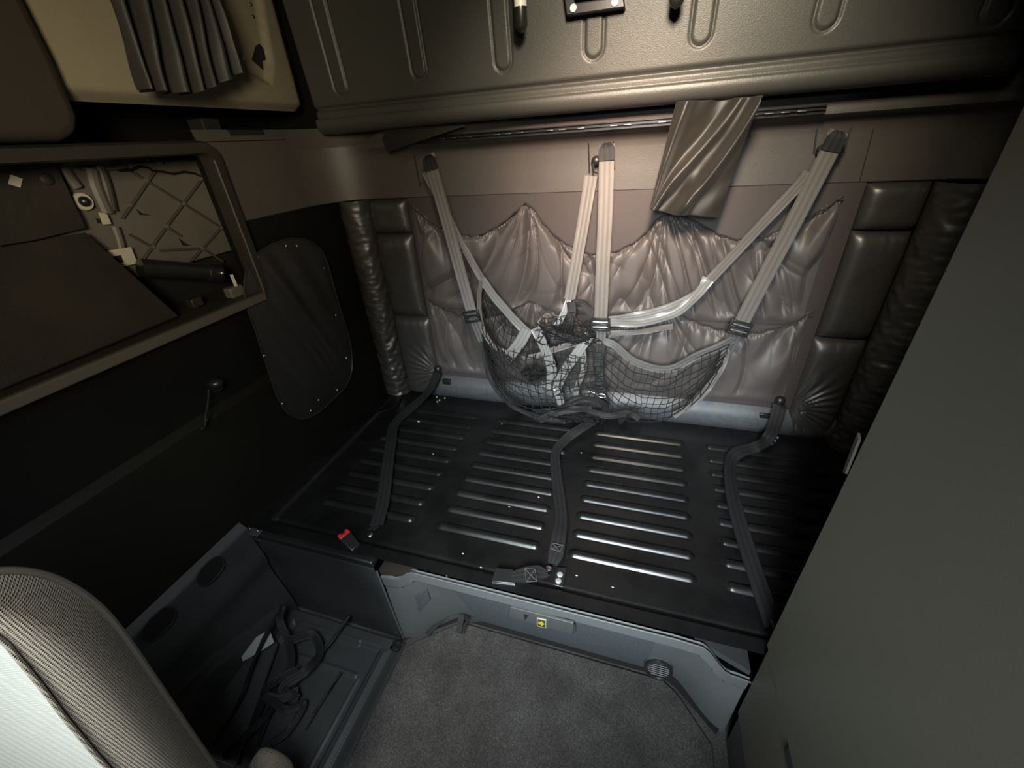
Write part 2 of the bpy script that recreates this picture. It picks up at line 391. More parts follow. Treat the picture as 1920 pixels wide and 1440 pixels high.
MB().box((bx0+.01, 1.49, 1.61), (bx1-.01, 1.56, 2.36)).build('frame', M['bplast'], ub, bev=.01)
# bracket + latches
br = MB(); pts = [PY(a, c_, 1.405) for a, c_ in [(1062, 30), (1172, 14), (1166, -30), (1056, -16)]]
bro = br.prism(pts, (0, .035, 0)).build('bracket', M['bplast'], ub, bev=.003)
for q in [(1075, 15), (1153, 4)]:
    p = PY(q[0], q[1], 1.403)
    MB().tube([p+V(0, .003, 0), p-V(0, .002, 0)], .0085, 16).build('screw', M['white'], bro).location = (0, 0, 0)
pts = [PY(a, c_, 1.40) for a, c_ in [(1080, 0), (1140, -8), (1138, -30), (1078, -22)]]
MB().prism(pts, (0, -.02, 0)).build('latch', M['bplast'], bro, bev=.003).location = (0, 0, 0)
def strut(px0, py0, lab):
    a = PY(px0, py0, 1.375); top = a+V(-.0, -.02, .9)
    s = empty('gas_strut', a, lab, 'gas strut', 'gas struts on the folded upper bunk')
    d = (top-a).normalized()
    MB().tube([a, a+d*.006, a+d*.014, a+d*.052], [.004, .012, .017, .017], 20).build('end_cap', M['bplast'], s)
    MB().tube([a+d*.052, a+d*.55], .0165, 20).build('rod', M['white'], s)
strut(978, 62, 'white gas strut with black end cap left of the bracket on the folded bunk')
strut(1267, 17, 'gas strut with only its black end cap showing, right of the bunk bracket')

# ---------------------------------------------------------------- organizer
org = empty('pocket_organizer', (-.16, 1.572, .97), 'brown-grey nylon pocket organizer with scalloped elastic tops covering the back wall', 'pocket organizer')
MB().box((-.915, 1.566, .582), (.600, 1.578, 1.379)).build('backing', M['organ'], org, bev=.002)
def curve_px(L, y=1.56): return sorted([(PY(a, c_, y).x, PY(a, c_, y).z) for a, c_ in L])
top1 = curve_px([(771, 382), (800, 408), (829, 427), (866, 441), (904, 440), (945, 417), (970, 395), (990, 377), (1005, 395), (1022, 420), (1050, 447), (1074, 462), (1105, 475), (1154, 471), (1195, 450), (1222, 422), (1240, 402), (1258, 402), (1280, 404), (1300, 412), (1344, 437), (1382, 449), (1424, 445), (1482, 422), (1540, 392), (1578, 368)])
top2 = curve_px([(798, 556), (835, 578), (880, 594), (930, 590), (970, 575), (998, 561), (1035, 580), (1075, 600), (1110, 612), (1150, 613), (1200, 597), (1240, 573), (1280, 590), (1314, 605), (1360, 618), (1405, 623), (1450, 615), (1500, 595), (1522, 583)])
def smooth(pts, n=200, k=2):
    x0, x1 = pts[0][0], pts[-1][0]; ys = [interp(pts, lerp(x0, x1, i/n)) for i in range(n+1)]
    for _ in range(k): ys = [ys[0]]+[(ys[i-1]+ys[i]*2+ys[i+1])/4 for i in range(1, n)]+[ys[-1]]
    return [(lerp(x0, x1, i/n), ys[i]) for i in range(n+1)]
def pocket_row(top, zb, peaks, name, seed, amp, nf):
    top = smooth(top); X0, X1 = top[0][0], top[-1][0]
    bounds = [X0]+[p[0] for p in peaks]+[X1]
    for bi in range(len(bounds)-1):
        xa, xb = bounds[bi], bounds[bi+1]
        def f(u, v, xa=xa, xb=xb):
            x = lerp(xa, xb, u); zt = interp(top, x)
            xx = x
            z = lerp(zb, zt, v)
            # main billow, pinned at bottom, sides of the whole row and at the peaks' tips
            cr = noise.noise(V(x*10+1.2*math.sin(z*5+x*3), z*2.0, seed+31)); bill = (math.sin(PI*min(1, v*1.02))**.6)*.5+.28*v
            edge = ss(0, .05, x-X0)*ss(0, .05, X1-x)
            d = .006+.034*bill*edge
            fo = 0
            for k, (pxx, pz) in enumerate(peaks):
                dx, dz = x-pxx, (pz+.015)-z; r = math.hypot(dx, dz)
                th = math.atan2(dx, dz+.02)
                wgt = math.exp(-(r/(.42 if seed < 5 else .30))**2)*ss(.0, .06, r)
                wob = noise.noise(V(x*3, z*3, seed))*1.0
                t1 = abs(math.sin((th*nf+wob*2.6+k*1.3)/2)); t2 = abs(math.sin((th*nf*2.1+wob*5)/2))
                fo += wgt*((t1**.55*2-1.2)*.85+(t2**.6*2-1.2)*.35)
            for k, (pxx, pz) in enumerate([(X0, top[0][1]), (X1, top[-1][1])]):
                dx, dz = x-pxx, (pz+.02)-z; r = math.hypot(dx, dz); th = math.atan2(abs(dx), dz+.02)
                fo += .8*math.exp(-(r/.33)**2)*ss(0, .08, r)*math.sin(th*nf*.9+noise.noise(V(x*4, z*4, seed+9))*2)
            # vertical-ish pleats falling from the gathered hem in the dips
            pl = noise.noise(V(x*26+noise.noise(V(x*4, z*4, 3))*1.5, z*2.2, seed*3.3))
            fo += .75*pl*math.exp(-((1-v)/.5)**2)
            fo += .8*(min(1, abs(cr)*4.0)**.7-1)*ss(.02, .2, v)+.35*noise.noise(V(x*5, z*7, seed+40))
            d += amp*fo*ss(0, .12, v)*lerp(1, .35, ss(.93, 1, v))
            # elastic ruffle at hem
            hem = ss(.93, .965, v)
            d += hem*.0035*math.sin(x*520+noise.noise(V(x*30, 0, 1))*4)
            if v > .985: d -= .004
            d = d if d < .030 else .030+.012*math.tanh((d-.030)/.012)
            return V(x, 1.566-max(d, .002), z)
        MB().grid(f, int(320*(xb-xa)), 84).build(name, M['pocket'], org, auto=180)
    # hem line
    MB().tube([V(x, 1.5445+.006*math.sin(x*300), z+.001) for x, z in top[::2]], .003, 6).build('hem', M['elastic'], org)
pk1 = (PY(990, 377, 1.56).x, PY(990, 377, 1.56).z); pk2 = (PY(1248, 402, 1.56).x, PY(1248, 402, 1.56).z)
pocket_row(top1, .93, [pk1, pk2], 'pocket', 1, .030, 10)
pk3 = (PY(998, 561, 1.56).x, PY(998, 561, 1.56).z); pk4 = (PY(1240, 573, 1.56).x, PY(1240, 573, 1.56).z)
pocket_row(top2, .605, [pk3, pk4], 'pocket', 6, .024, 9)

# ---------------------------------------------------------------- padded columns & rolls
def cushion(x0, x1, z0, z1, y0, dep, name, parent, seed, wr=.0, src=None):
    def f(u, v):
        x = lerp(x0, x1, u); z = lerp(z0, z1, v); a = abs(2*u-1); b_ = abs(2*v-1)
        h = (1-a**5)*(1-b_**(9 if z1-z0 > .3 else 6))
        d = dep*h**.5 if h > 0 else 0
        d += .0035*noise.noise(V(x*7, z*7, seed))*h
        if wr:
            cx, cz = src; th = math.atan2(z-cz, x-cx); r = math.hypot(x-cx, z-cz)
            d += wr*math.sin(th*26+noise.noise(V(x*9, z*9, seed))*3)*math.exp(-(r/.12)**2)*ss(0, .03, r)*h
        # crinkles along the seams
        d += .0022*math.sin(x*150+noise.noise(V(x*20, z*5, seed))*4)*math.exp(-((1-b_)/.12))*h
        return V(x, y0-d, z)
    return MB().grid(f, 50, 70).build(name, M['vinyl'], parent, auto=180)
def roll(cx, cy, r, z0, z1, lean, name, lab, seed, ang0, ang1):
    def f(u, v):
        z = lerp(z0, z1, v); a = lerp(ang0, ang1, u)
        wr = noise.noise(V(z*26+math.sin(a)*2.2, a*1.2, seed))*.9+.5*noise.noise(V(z*60, a*2, seed+4))
        rr = r+(.0085*wr)*ss(0, .1, u)*ss(1, .85, u)*lerp(1.2, .45, v)
        x = cx+lean[0]*v; y = cy+lean[1]*v
        return V(x+rr*math.cos(a), y-rr*math.sin(a), z)
    return props(MB().grid(f, 40, 220).build(name, M['vinyl'], auto=180), lab, 'padded roll')
pL = empty('padded_column', (-1.0, 1.58, .9), 'black vinyl padded column left of the pocket organizer, three stitched cushions', 'padded panel')
zs = [PY(725, 437).z, PY(745, 590).z]
cushion(-1.100, -.918, zs[0], 1.377, 1.590, .045, 'cushion', pL, 1)
cushion(-1.100, -.918, zs[1], zs[0], 1.590, .048, 'cushion', pL, 2)
cushion(-1.100, -.905, .455, zs[1], 1.590, .050, 'cushion', pL, 3, .006, (-.90, .60))
pR = empty('padded_column', (.68, 1.58, .9), 'black vinyl padded column right of the pocket organizer, three stitched cushions', 'padded panel')
zs = [PY(1590, 432).z, PY(1580, 634).z]
cushion(.603, .762, zs[0], 1.377, 1.590, .045, 'cushion', pR, 4)
cushion(.603, .762, zs[1], zs[0], 1.590, .048, 'cushion', pR, 5)
cushion(.595, .762, .455, zs[1], 1.590, .052, 'cushion', pR, 6, .008, (.60, .60))
roll(-1.165, 1.575, .066, .455, 1.377, (-.0, 0), 'padded_roll', 'wrinkled black vinyl roll in the left back corner', 2, PI+.5, -.3)
roll(.835, 1.545, .080, .455, 1.377, (.0, 0), 'padded_roll', 'wrinkled black vinyl roll in the right back corner beside the cabinet', 8, PI+.2, -.6)

# ---------------------------------------------------------------- lower bunk platform
PL = empty('lower_bunk', (0, .64, .45), 'black ribbed steel lower bunk platform with its mattress removed', 'bunk')
cols = [(-1.045, -.670), (-.578, -.227), (-.132, .225), (.306, .700)]
rows = [.815+k*.0765 for k in range(9)]
X0, X1, Y0, Y1 = -1.238, .885, .640, 1.572
def platf(u, v):
    x = lerp(X0, X1, u); y = lerp(Y0, Y1, v)
    z = .452
    ledge = max(1-ss(-1.165, -1.145, x), 1-ss(.674, .694, y-.028*(ss(-.98, -.90, x)-1)*0), )
    z += .013*ledge
    z -= .004*math.exp(-((y-.695)/.008)**2)*(1-ledge)
    if ledge < .5:
        for a, c_ in cols:
            if a-.03 < x < c_+.03:
                for r in rows:
                    dy = abs(y-r)
                    if dy < .032:
                        dx = max(a+.014-x, 0, x-c_+.014); d = math.hypot(dx, y-r)
                        z += .0095*(math.cos(PI*d/.036)**1.2 if d < .018 else 0)
                        z += -.0012*math.exp(-((d-.017)/.004)**2)
                        break
    return V(x, y, z)
MB().grid(platf, 440, 520).build('ribbed_deck', M['steel'], PL, auto=180)
MB().box((X0, Y0+.05, .40), (X1, Y1, .436)).build('deck_frame', M['bplast'], PL, bev=0)
# chamfered corner plate at the back left
cp = [PZ(716, 744, .462), PZ(756, 738, .462), PZ(745, 760, .462), PZ(684, 784, .462)]
MB().prism([cp[0], cp[3], cp[2], cp[1]], (0, 0, -.016)).build('corner_plate', M['steel'], PL, bev=.003)
# bolts on the deck
for q in [(819, 744), (834, 746), (824, 750), (820, 753), (1447, 831), (1458, 820), (1453, 826)]:
    screw(PZ(q[0], q[1], .454), (0, 0, 1), .0045, PL, 'bolt', 'bolt')
# anchor plate with two bolts
ap = [PZ(a, c_, .454) for a, c_ in [(1045, 1064), (1063, 1066), (1056, 1103), (1036, 1098)]]
apo = MB().prism(ap, (0, 0, .005)).build('anchor_plate', M['bplast'], PL, bev=.002)
for q in [(1050, 1077), (1047, 1089)]:
    screw(PZ(q[0], q[1], .462), (0, 0, 1), .0085, apo, 'bolt', 'bolt').location = (0, 0, 0)

# ---------------------------------------------------------------- fascia under the platform
FA = empty('bunk_base', (-.2, .64, 0), 'moulded grey plastic base under the front edge of the lower bunk', 'bunk base')
def slantY(x, z, yb, yt=.648): return lerp(yb, yt, ss(0, 1, max(0, z)/.40)*.0+max(0, min(1, z/.385)))
def ybot(x): return sinterp([(-1.3, .640), (-.715, .640), (-.50, .777), (.20, .772), (.355, .652), (.4, .652)], x)
def ztop(x): return sinterp([(-1.3, .438), (-.7151, .438), (-.715, .372), (-.665, .378), (-.575, .443), (.16, .443), (.225, .438), (.315, .345), (.37, .335)], x)
def fasf(xa, xb, off=0.0):
    def f(u, v):
        x = lerp(xa, xb, u); zt = ztop(x) if xa > -.72 else .438; yb = ybot(x)
        z = lerp(0, zt, v); zb = zt-.058
        if z >= zb: y = .642+ (zt-z)*.05
        else:
            t = 1-z/zb; y = lerp(.655, max(yb, .655), t**.9)
            if yb < .66: y = lerp(.648, yb, t)
        if v > .985: y += .006
        y -= off
        return V(x, y, z)
    return f
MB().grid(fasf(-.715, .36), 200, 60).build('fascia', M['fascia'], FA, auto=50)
# ledge behind the S-curved shoulders
MB().prism([V(-.714, .645, .40), V(-.575, .645, .442), V(-.575, .70, .442), V(-.714, .70, .40)], (0, 0, -.03)).build('shoulder', M['brown'], FA)
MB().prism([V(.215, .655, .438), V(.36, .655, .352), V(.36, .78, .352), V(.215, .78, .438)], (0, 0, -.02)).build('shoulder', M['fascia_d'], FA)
# left front panel with top lip
def lpan(u, v):
    x = lerp(-1.238, -.716, u); z = lerp(0, .438, v)
    y = .640-.010*ss(.40, .41, z)+.012*math.exp(-((z-.22)/.12)**2)*ss(0, .1, u)*ss(1, .85, u)
    return V(x, y, z)
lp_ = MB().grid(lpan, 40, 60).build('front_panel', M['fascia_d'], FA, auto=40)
MB().box((-1.238, .628, .425), (-.716, .66, .452)).build('front_rail', M['bplast'], FA, bev=.006)
MB().tube([V(-.716, .637, .40), V(-.712, .637, .2), V(-.706, .637, 0)], .003, 6).build('edge_bead', M['fascia'], FA)
b = MB(); b.box((-1.225, .620, .450), (-1.16, .665, .456)); cb = b.build('corner_bracket', M['fascia_d'], FA, bev=.002)
for q in [-1.21, -1.175]: screw((q, .64, .457), (0, 0, 1), .0045, cb, 'steelg').location = (0, 0, 0)
# thin bright edge trim
MB().tube([V(x, .636, ztop(x)+.001) for x in [lerp(-.60, .36, k/60) for k in range(61)]], .0022, 6).build('edge_trim', M['fascia'], FA)
# square blanking cover on the left bulge
def on_fas(x, y, it=30):
    yy = .7
    for _ in range(it):
        p = PY(x, y, yy); zt = ztop(p.x); zb = zt-.058
        yn = .642 if p.z > zb else lerp(.655, max(ybot(p.x), .655), (1-max(0, p.z)/zb)**.9)
        yy = lerp(yy, yn, .5)
    return PY(x, y, yy)
sq = [on_fas(a, c_)+V(0, -.004, 0) for a, c_ in [(778, 1116), (801, 1102), (808, 1122), (786, 1147)]]
MB().prism(sq, (0, .02, 0)).build('blanking_cover', M['door'], FA, bev=.002)
# carpeted storage door
def doorf(u, v):
    x = lerp(-.470, .130, u); z = lerp(.006, .378, v)
    y = fasf(-.715, .36)((x+.715)/1.075, z/ztop(x)).y
    return V(x, y-.004, z)
dr = MB().grid(doorf, 60, 30).build('storage_door', M['door'], FA, auto=60)
def fl(a, c_, off=.007): return on_fas(a, c_)+V(0, -off, 0)
hp = [fl(959, 1133, .010), fl(1077, 1162, .010), fl(1075, 1184, .010), fl(955, 1151, .010)]
hd = MB().prism(hp, (0, .008, 0)).build('door_handle', M['fascia'], dr, bev=.002); hd.location = (0, 0, 0)
MB().tube([fl(961, 1131, .012), fl(1076, 1160, .012), fl(1079, 1166, .012), fl(1079, 1180, .012)], .0022, 6).build('handle_rim', M['lip'], dr).location = (0, 0, 0)
tp = [fl(984, 1145, .0125), fl(993, 1147, .0125), fl(986, 1156, .0125)]
MB().prism(tp, (0, .003, 0)).build('handle_notch', M['black'], dr).location = (0, 0, 0)
lb = MB().prism([fl(1008.5, 1151, .0125), fl(1026, 1155, .0125), fl(1025.5, 1171, .0125), fl(1008.5, 1167, .0125)], (0, .002, 0)).build('arrow_label', M['ivory'], dr); lb.location = (0, 0, 0)
MB().prism([fl(1010, 1153, .0132), fl(1024.3, 1156.5, .0132), fl(1024, 1169.5, .0132), fl(1010, 1165.5, .0132)], (0, .001, 0)).build('arrow_label', M['dgrey'], dr).location = (0, 0, 0)
ar = [(1011.5, 1157.5), (1016.5, 1158.7), (1016.8, 1155.6), (1023, 1162), (1016.2, 1166.3), (1016.4, 1163.2), (1011.5, 1162)]
MB().prism([fl(a, c_, .0142) for a, c_ in ar], (0, .001, 0)).build('arrow', M['yellow'], dr).location = (0, 0, 0)
# round air vent
vc = on_fas(1234, 1241)
av = empty('air_vent', vc, 'round black louvred air vent low on the grey bunk base', 'air vent')
nv = V(0, -.985, .17).normalized(); vu = V(0, .17, .985).normalized(); vc = vc+V(0, -.022, .004); vx = V(1, 0, 0)
def vp(a, b_, o): return vc+vx*a+vu*b_+nv*o
R0 = .037
MB().tube([vp(R0*math.cos(t*PI/16), R0*math.sin(t*PI/16), .004) for t in range(33)], .0055, 8).build('rim', M['bplast'], av)
MB().prism([vp(R0*math.cos(t*PI/12), R0*math.sin(t*PI/12), .0015) for t in range(24)], -nv*.004).build('duct', M['black'], av)
MB().prism([vp((R0+.003)*math.cos(t*PI/16), (R0+.003)*math.sin(t*PI/16), .001) for t in range(32)], -nv*.05).build('housing', M['fascia'], av)
for k in range(-3, 4):
    h = k*.0085; wd = math.sqrt(R0**2-h*h)-.002
    MB().prism([vp(-wd, h, .0045), vp(wd, h, .0045), vp(wd, h+.0015, .003), vp(-wd, h+.0015, .003)], vu*.0016).build('louvre', M['fascia_d'], av)
MB().prism([vp(-.0016, -R0, .0075), vp(.0016, -R0, .0075), vp(.0016, R0, .0075), vp(-.0016, R0, .0075)], -nv*.006).build('divider', M['fascia_d'], av)
# dark gap under the door at the floor
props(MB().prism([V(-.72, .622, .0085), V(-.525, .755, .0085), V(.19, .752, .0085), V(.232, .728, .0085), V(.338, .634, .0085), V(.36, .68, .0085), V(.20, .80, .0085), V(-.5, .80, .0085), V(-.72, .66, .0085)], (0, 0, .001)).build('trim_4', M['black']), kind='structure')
# floor mat edge
fm = [V(-.690, .606, 0), V(-.66, .642, 0), V(-.525, .748, 0), V(.19, .744, 0), V(.235, .715, 0), V(.325, .605, 0), V(.335, -.9, 0), V(-.690, -.9, 0)]
props(MB().prism([p+V(0, 0, .008) for p in fm], (0, 0, -.007)).build('floor_mat', M['floor'], bev=.004), 'worn grey carpet floor mat in front of the bunk base', 'floor mat')
# torn dark strap/loop at the mat's corner
lo = empty('loose_strap', PZ(860, 1160, .02), 'short black strap end poking out between the base and the floor mat', 'strap')
ribbon('strap', [PZ(800, 1190, .02), PZ(838, 1153, .05), PZ(862, 1148, .055), PZ(878, 1160, .03), PZ(905, 1160, .02)], .018, M['web_d'], lo, (0, -.6, .8))
ribbon('strap', [PZ(866, 1152, .05), PZ(863, 1170, .03), PZ(860, 1187, .012)], .022, M['web_d'], lo, (0, -.8, .6))
ribbon('strap', [PZ(880, 1158, .04), PZ(872, 1172, .03), PZ(869, 1188, .012)], .012, M['web_d'], lo, (.4, -.8, .4))

# ---------------------------------------------------------------- cabinet right
cb = empty('cabinet', (.6, .2, 0), 'tall smooth grey-green wardrobe cabinet filling the right side', 'cabinet')
MB().box((.356, -.5, .511), (.92, .639, 2.5)).build('body', M['cab'], cb, bev=.004)
MB().box((.360, -.5, .178), (.92, .636, .499)).build('base', M['cab'], cb, bev=.006)
MB().box((.364, -.5, 0), (.92, .63, .172)).build('plinth', M['fascia_d'], cb, bev=.004)
MB().box((.374, -.5, .170), (.90, .62, .51)).build('reveal', M['black'], cb, bev=0)
MB().box((.3550, .05, .487), (.37, .445, .514)).build('reveal', M['black'], cb, bev=.002)
lt = [PX(1613, 814, .3545), PX(1592, 868, .3545), PX(1585, 888, .3545), PX(1589, 891, .3545), PX(1615, 826, .3545)]
MB().prism([p+V(-.003, .003, 0) for p in lt], (.004, 0, 0)).build('edge_catch', M['frame'], cb)

# ---------------------------------------------------------------- open cubby in the left wall
cu = empty('storage_cubby', (-1.3, .7, 1.36), 'open storage cubby in the left wall with bare panel showing at its back', 'storage cubby')
y0, y1, z0, z1 = .05, 1.035, 1.165, 1.572
b = MB(); out = []; inn = []
def rr(y0, y1, z0, z1, r, x):
    p = []
    for (cy, cz, a0) in [(y1-r, z1-r, 0), (y0+r, z1-r, 90), (y0+r, z0+r, 180), (y1-r, z0+r, 270)]:
        for k in range(7):
            a = math.radians(a0+15*k); p.append(V(x, cy+r*math.cos(a), cz+r*math.sin(a)))
    return p
rings = [rr(y0-.03, y1+.040, z0-.030, z1+.032, .05, -1.247), rr(y0-.03, y1+.038, z0-.029, z1+.030, .048, -1.222), rr(y0-.022, y1+.03, z0-.024, z1+.024, .042, -1.208),
         rr(y0, y1, z0, z1, .022, -1.205), rr(y0+.003, y1-.003, z0+.003, z1-.003, .02, -1.215), rr(y0+.003, y1-.003, z0+.003, z1-.003, .02, -1.250)]
n = len(rings[0]); vs = [p for r_ in rings for p in r_]
fs = [(j*n+i, j*n+(i+1) % n, (j+1)*n+(i+1) % n, (j+1)*n+i) for j in range(len(rings)-1) for i in range(n)]
mesh('frame', vs, fs, M['frame'], cu, True, auto=40)
MB().box((-1.215, -.3, z0-.026), (-1.196, y1-.002, z0+.002)).build('shelf_lip', M['lip'], cu, bev=.004)
MB().tube([V(-1.2045, y1+.001, z1-.02), V(-1.2045, y1+.001, z0+.0)], .0028, 8).build('edge_strip', M['lip'], cu)
MB().box((-1.50, -.3, z0-.03), (-1.215, y1+.12, z0-.008)).build('shelf', M['brown'], cu, bev=0)
MB().box((-1.50, -.3, z1), (-1.25, y1+.2, z1+.012)).build('top', M['brown_p'], cu, bev=0)
# bare structural panel with diamond ribs
XI = -1.42
MB().box((XI-.02, .60, 1.272), (XI, 1.24, 1.60)).build('back_panel', M['inner'], cu, bev=0)
MB().box((XI-.05, .50, 1.13), (XI-.03, 1.24, 1.30)).build('lower_back', M['black'], cu, bev=0)
MB().box((XI, 1.215, 1.13), (-1.25, 1.235, 1.60)).build('end_panel', M['inner_d'], cu, bev=0)
def I(a, c_, o=.004): return PX(a, c_, XI+o)
def irib(p, q, r=.004, m='inner_d'): return MB().tube([I(*p), I(*q)], r, 6).build('panel_rib', M[m], cu)
nodes = {'a': (272, 337), 'b': (344, 382), 'c': (378, 335), 'd': (415, 427), 'e': (312, 425), 'f': (285, 463), 'g': (380, 466), 'h': (243, 384)}
for p, q in [((248, 322), (272, 337)), ((272, 337), (344, 382)), ((344, 382), (415, 427)), ((290, 322), (230, 410)), ((378, 337), (344, 382)), ((344, 382), (312, 425)), ((312, 425), (268, 488)),
             ((415, 427), (380, 466)), ((380, 466), (358, 490)), ((378, 335), (396, 345)), ((312, 425), (340, 443)), ((380, 466), (418, 490)), ((243, 440), (285, 463)), ((300, 470), (372, 466))]:
    irib(p, q)
for k in nodes.values():
    p = I(k[0], k[1], .003); MB().tube([p, p+V(.006, 0, 0)], [.007, .005], 10).build('panel_boss', M['inner'], cu)
# wavy seam, upper flange, moulded columns
MB().tube([I(a, c_, .006) for a, c_ in [(222, 320), (245, 319), (262, 312), (278, 314), (285, 320), (305, 322), (325, 326), (345, 322), (365, 325), (385, 335), (400, 338)]], .0035, 6).build('panel_seam', M['bplast'], cu)
def mould(L, r, m='inner'):
    return MB().tube(catmull([I(a, c_, .01) for a, c_ in L], 6), r, 10).build('panel_moulding', M[m], cu)
mould([(112, 296), (125, 325), (145, 352)], .012); mould([(170, 318), (178, 350), (200, 400)], .016); mould([(185, 310), (198, 345), (210, 395)], .012, 'inner_d')
mould([(215, 425), (225, 455), (232, 490)], .010)
mould([(150, 315), (200, 316), (235, 312)], .006, 'inner_d'); mould([(280, 285), (300, 308)], .005); mould([(296, 284), (303, 308)], .004); mould([(355, 280), (380, 305)], .005)
for q in [(145, 292), (278, 298), (356, 296)]: screw(I(q[0], q[1], .004), (1, 0, 0), .007, cu)
for L in [[(255, 392), (266, 400), (283, 404), (262, 403)], [(335, 447), (350, 458), (360, 461), (342, 460)]]:
    MB().prism([I(a, c_, .001) for a, c_ in L][::-1], (.002, 0, 0)).build('panel_hole', M['black'], cu)
g = I(155, 378, .012)
MB().tube([g, g+V(.006, 0, 0)], [.022, .020], 20).build('grommet', M['cream'], cu); MB().ball(g+V(.006, 0, 0), .013).build('grommet_core', M['bplast'], cu)
# brown boards leaning inside
bo = empty('brown_board', (-1.39, .55, 1.3), 'flat brown board standing inside the cubby at its left end', 'board')
L = [(-30, 300), (103, 300), (162, 428), (60, 452), (-60, 470)]
MB().prism([PX(a, c_, -1.385) for a, c_ in L], (-.008, 0, 0)).build('board', M['brown'], bo, bev=.002)
MB().ball(PX(88, 336, -1.385), .014, (.4, 1, 1)).build('plug', M['brown_p'], bo)
st = [PX(a, c_, -1.383) for a, c_ in [(19, 327), (42, 335), (38, 352), (15, 345)]]
MB().prism(st, (.001, 0, 0)).build('paper_patch', M['cream'], bo)
lo = [PX(-60, 474, -1.38), PX(160, 435, -1.38), PX(262, 556, -1.31), PX(120, 580, -1.27), PX(-60, 640, -1.24)]
props(MB().prism([lo[0], lo[1], V(-1.29, .80, 1.168), V(-1.26, .35, 1.168), V(-1.26, .1, 1.168)], (-.006, 0, -.006)).build('board', M['brown'], bev=.002), 'sloping brown board lying against the cubby back, above the shelf', 'board')
for k, (L, lab) in enumerate([([(184, 398), (200, 402), (208, 420), (192, 421)], 'small cream sticker on the cubby panel under the ringed grommet'), ([(200, 470), (245, 463), (257, 494), (218, 502)], 'larger cream sticker with a black square low in the cubby')]):
    p = [PX(a, c_, -1.40) for a, c_ in L]; s = MB().prism(p, (.002, 0, 0)).build('sticker', M['cream'])
    props(s, lab, 'sticker')
    c0 = sum(p, V(0, 0, 0))/4
    dk = [c0+(q-c0)*.42+V(.003, -.018, -.002) for q in p]; o = MB().prism(dk, (.001, 0, 0)).build('dark_square', M['black'], s)
# bottle-like dark cylinder and small clips on the shelf
tb = empty('dark_tube', PX(350, 518, -1.36), 'dark tube lying on the cubby shelf below the ribbed panel', 'tube')
p0, p1 = PX(262, 502, -1.37), PX(412, 512, -1.33)
MB().tube([p0, lerp(p0, p1, .8), lerp(p0, p1, .82), p1], [.026, .026, .03, .03], 20).build('body', M['bplast'], tb)
MB().ball(PX(416, 512, -1.30), .009).build('cap_stud', M['steelg'], tb)
cl = empty('metal_clip', PX(440, 536, -1.26), 'small grey metal clip at the right end of the cubby shelf', 'clip')
MB().box((-1.28, .955, 1.166), (-1.25, 1.005, 1.198)).build('body', M['inner'], cl, bev=.003)
MB().box((-1.262, .985, 1.195), (-1.256, .992, 1.235)).build('tongue', M['white'], cl, bev=0)
c2 = PX(350, 536, -1.33); props(MB().box((c2.x-.015, c2.y-.018, 1.162), (c2.x+.015, c2.y+.018, 1.19)).build('shelf_clip', M['frame'], bev=.003), 'small dark clip on the middle of the cubby shelf', 'clip')

# ---------------------------------------------------------------- oval vinyl cover
ovp = [(543, 447), (572, 450), (598, 466), (612, 492), (624, 535), (640, 590), (655, 640), (659, 690), (648, 722), (630, 742), (602, 768), (570, 785), (538, 774), (518, 742), (500, 690), (478, 622), (458, 560), (460, 508), (478, 478), (508, 458)]
ov = catmull([PX(a, c_, -1.221) for a, c_ in ovp]+[PX(*ovp[0], -1.221)], 5)[:-1]
oc = empty('vinyl_cover', sum(ov, V(0, 0, 0))/len(ov), 'oval black vinyl cover snapped onto the dark left wall', 'cover')
cen = sum(ov, V(0, 0, 0))/len(ov); n = len(ov); rg = 24
def ovf(u, v):
    i = int(round(u*n)) % n; r_ = v; p = lerp(cen, ov[i], r_)
    # rounded rectangle-ish shape, folds running along its length
    lx = (p-cen); fold = noise.noise(V(lx.y*16+lx.z*5.5, lx.z*1.4, 3.3))
    d = .016*(1-r_**4)+.020*fold*(1-r_**6)
    return V(-1.221+.002+max(0, d), p.y, p.z)
MB().grid(ovf, n, rg).build('skin', M['vinyl_s'], oc, auto=180)
MB().tube([p+V(.004, 0, 0) for p in ov]+[ov[0]+V(.004, 0, 0)], .0035, 8).build('welt', M['vinyl_s'], oc)
for q in [(484, 482), (537, 461), (557, 461), (607, 503), (630, 591), (650, 671), (633, 731), (598, 750), (583, 770), (530, 757), (496, 667)]:
    p = PX(q[0], q[1], -1.211); MB().ball(p, .0048, (.6, 1, 1)).build('snap', M['chrome'], oc)

# coat hook with hanging cord
hk = empty('coat_hook', PX(400, 722, -1.22), 'black coat hook on the dark left wall with a limp cord hanging', 'hook')
p = PX(400, 718, -1.222)
MB().ball(p+V(.01, 0, 0), .022, (1, 1, .75)).build('knob', M['bplast'], hk)
MB().tube([p+V(-.015, 0, -.005), p+V(.012, 0, -.012)], [.013, .02], 12).build('neck', M['bplast'], hk)
MB().tube(catmull([PX(392, 730, -1.20), PX(390, 755, -1.20), PX(386, 780, -1.20), PX(384, 800, -1.20)], 5), [.003]*16, 8).ball(PX(386, 788, -1.20), .006).ball(PX(380, 803, -1.20), .005).build('cord', M['web_d'], hk)

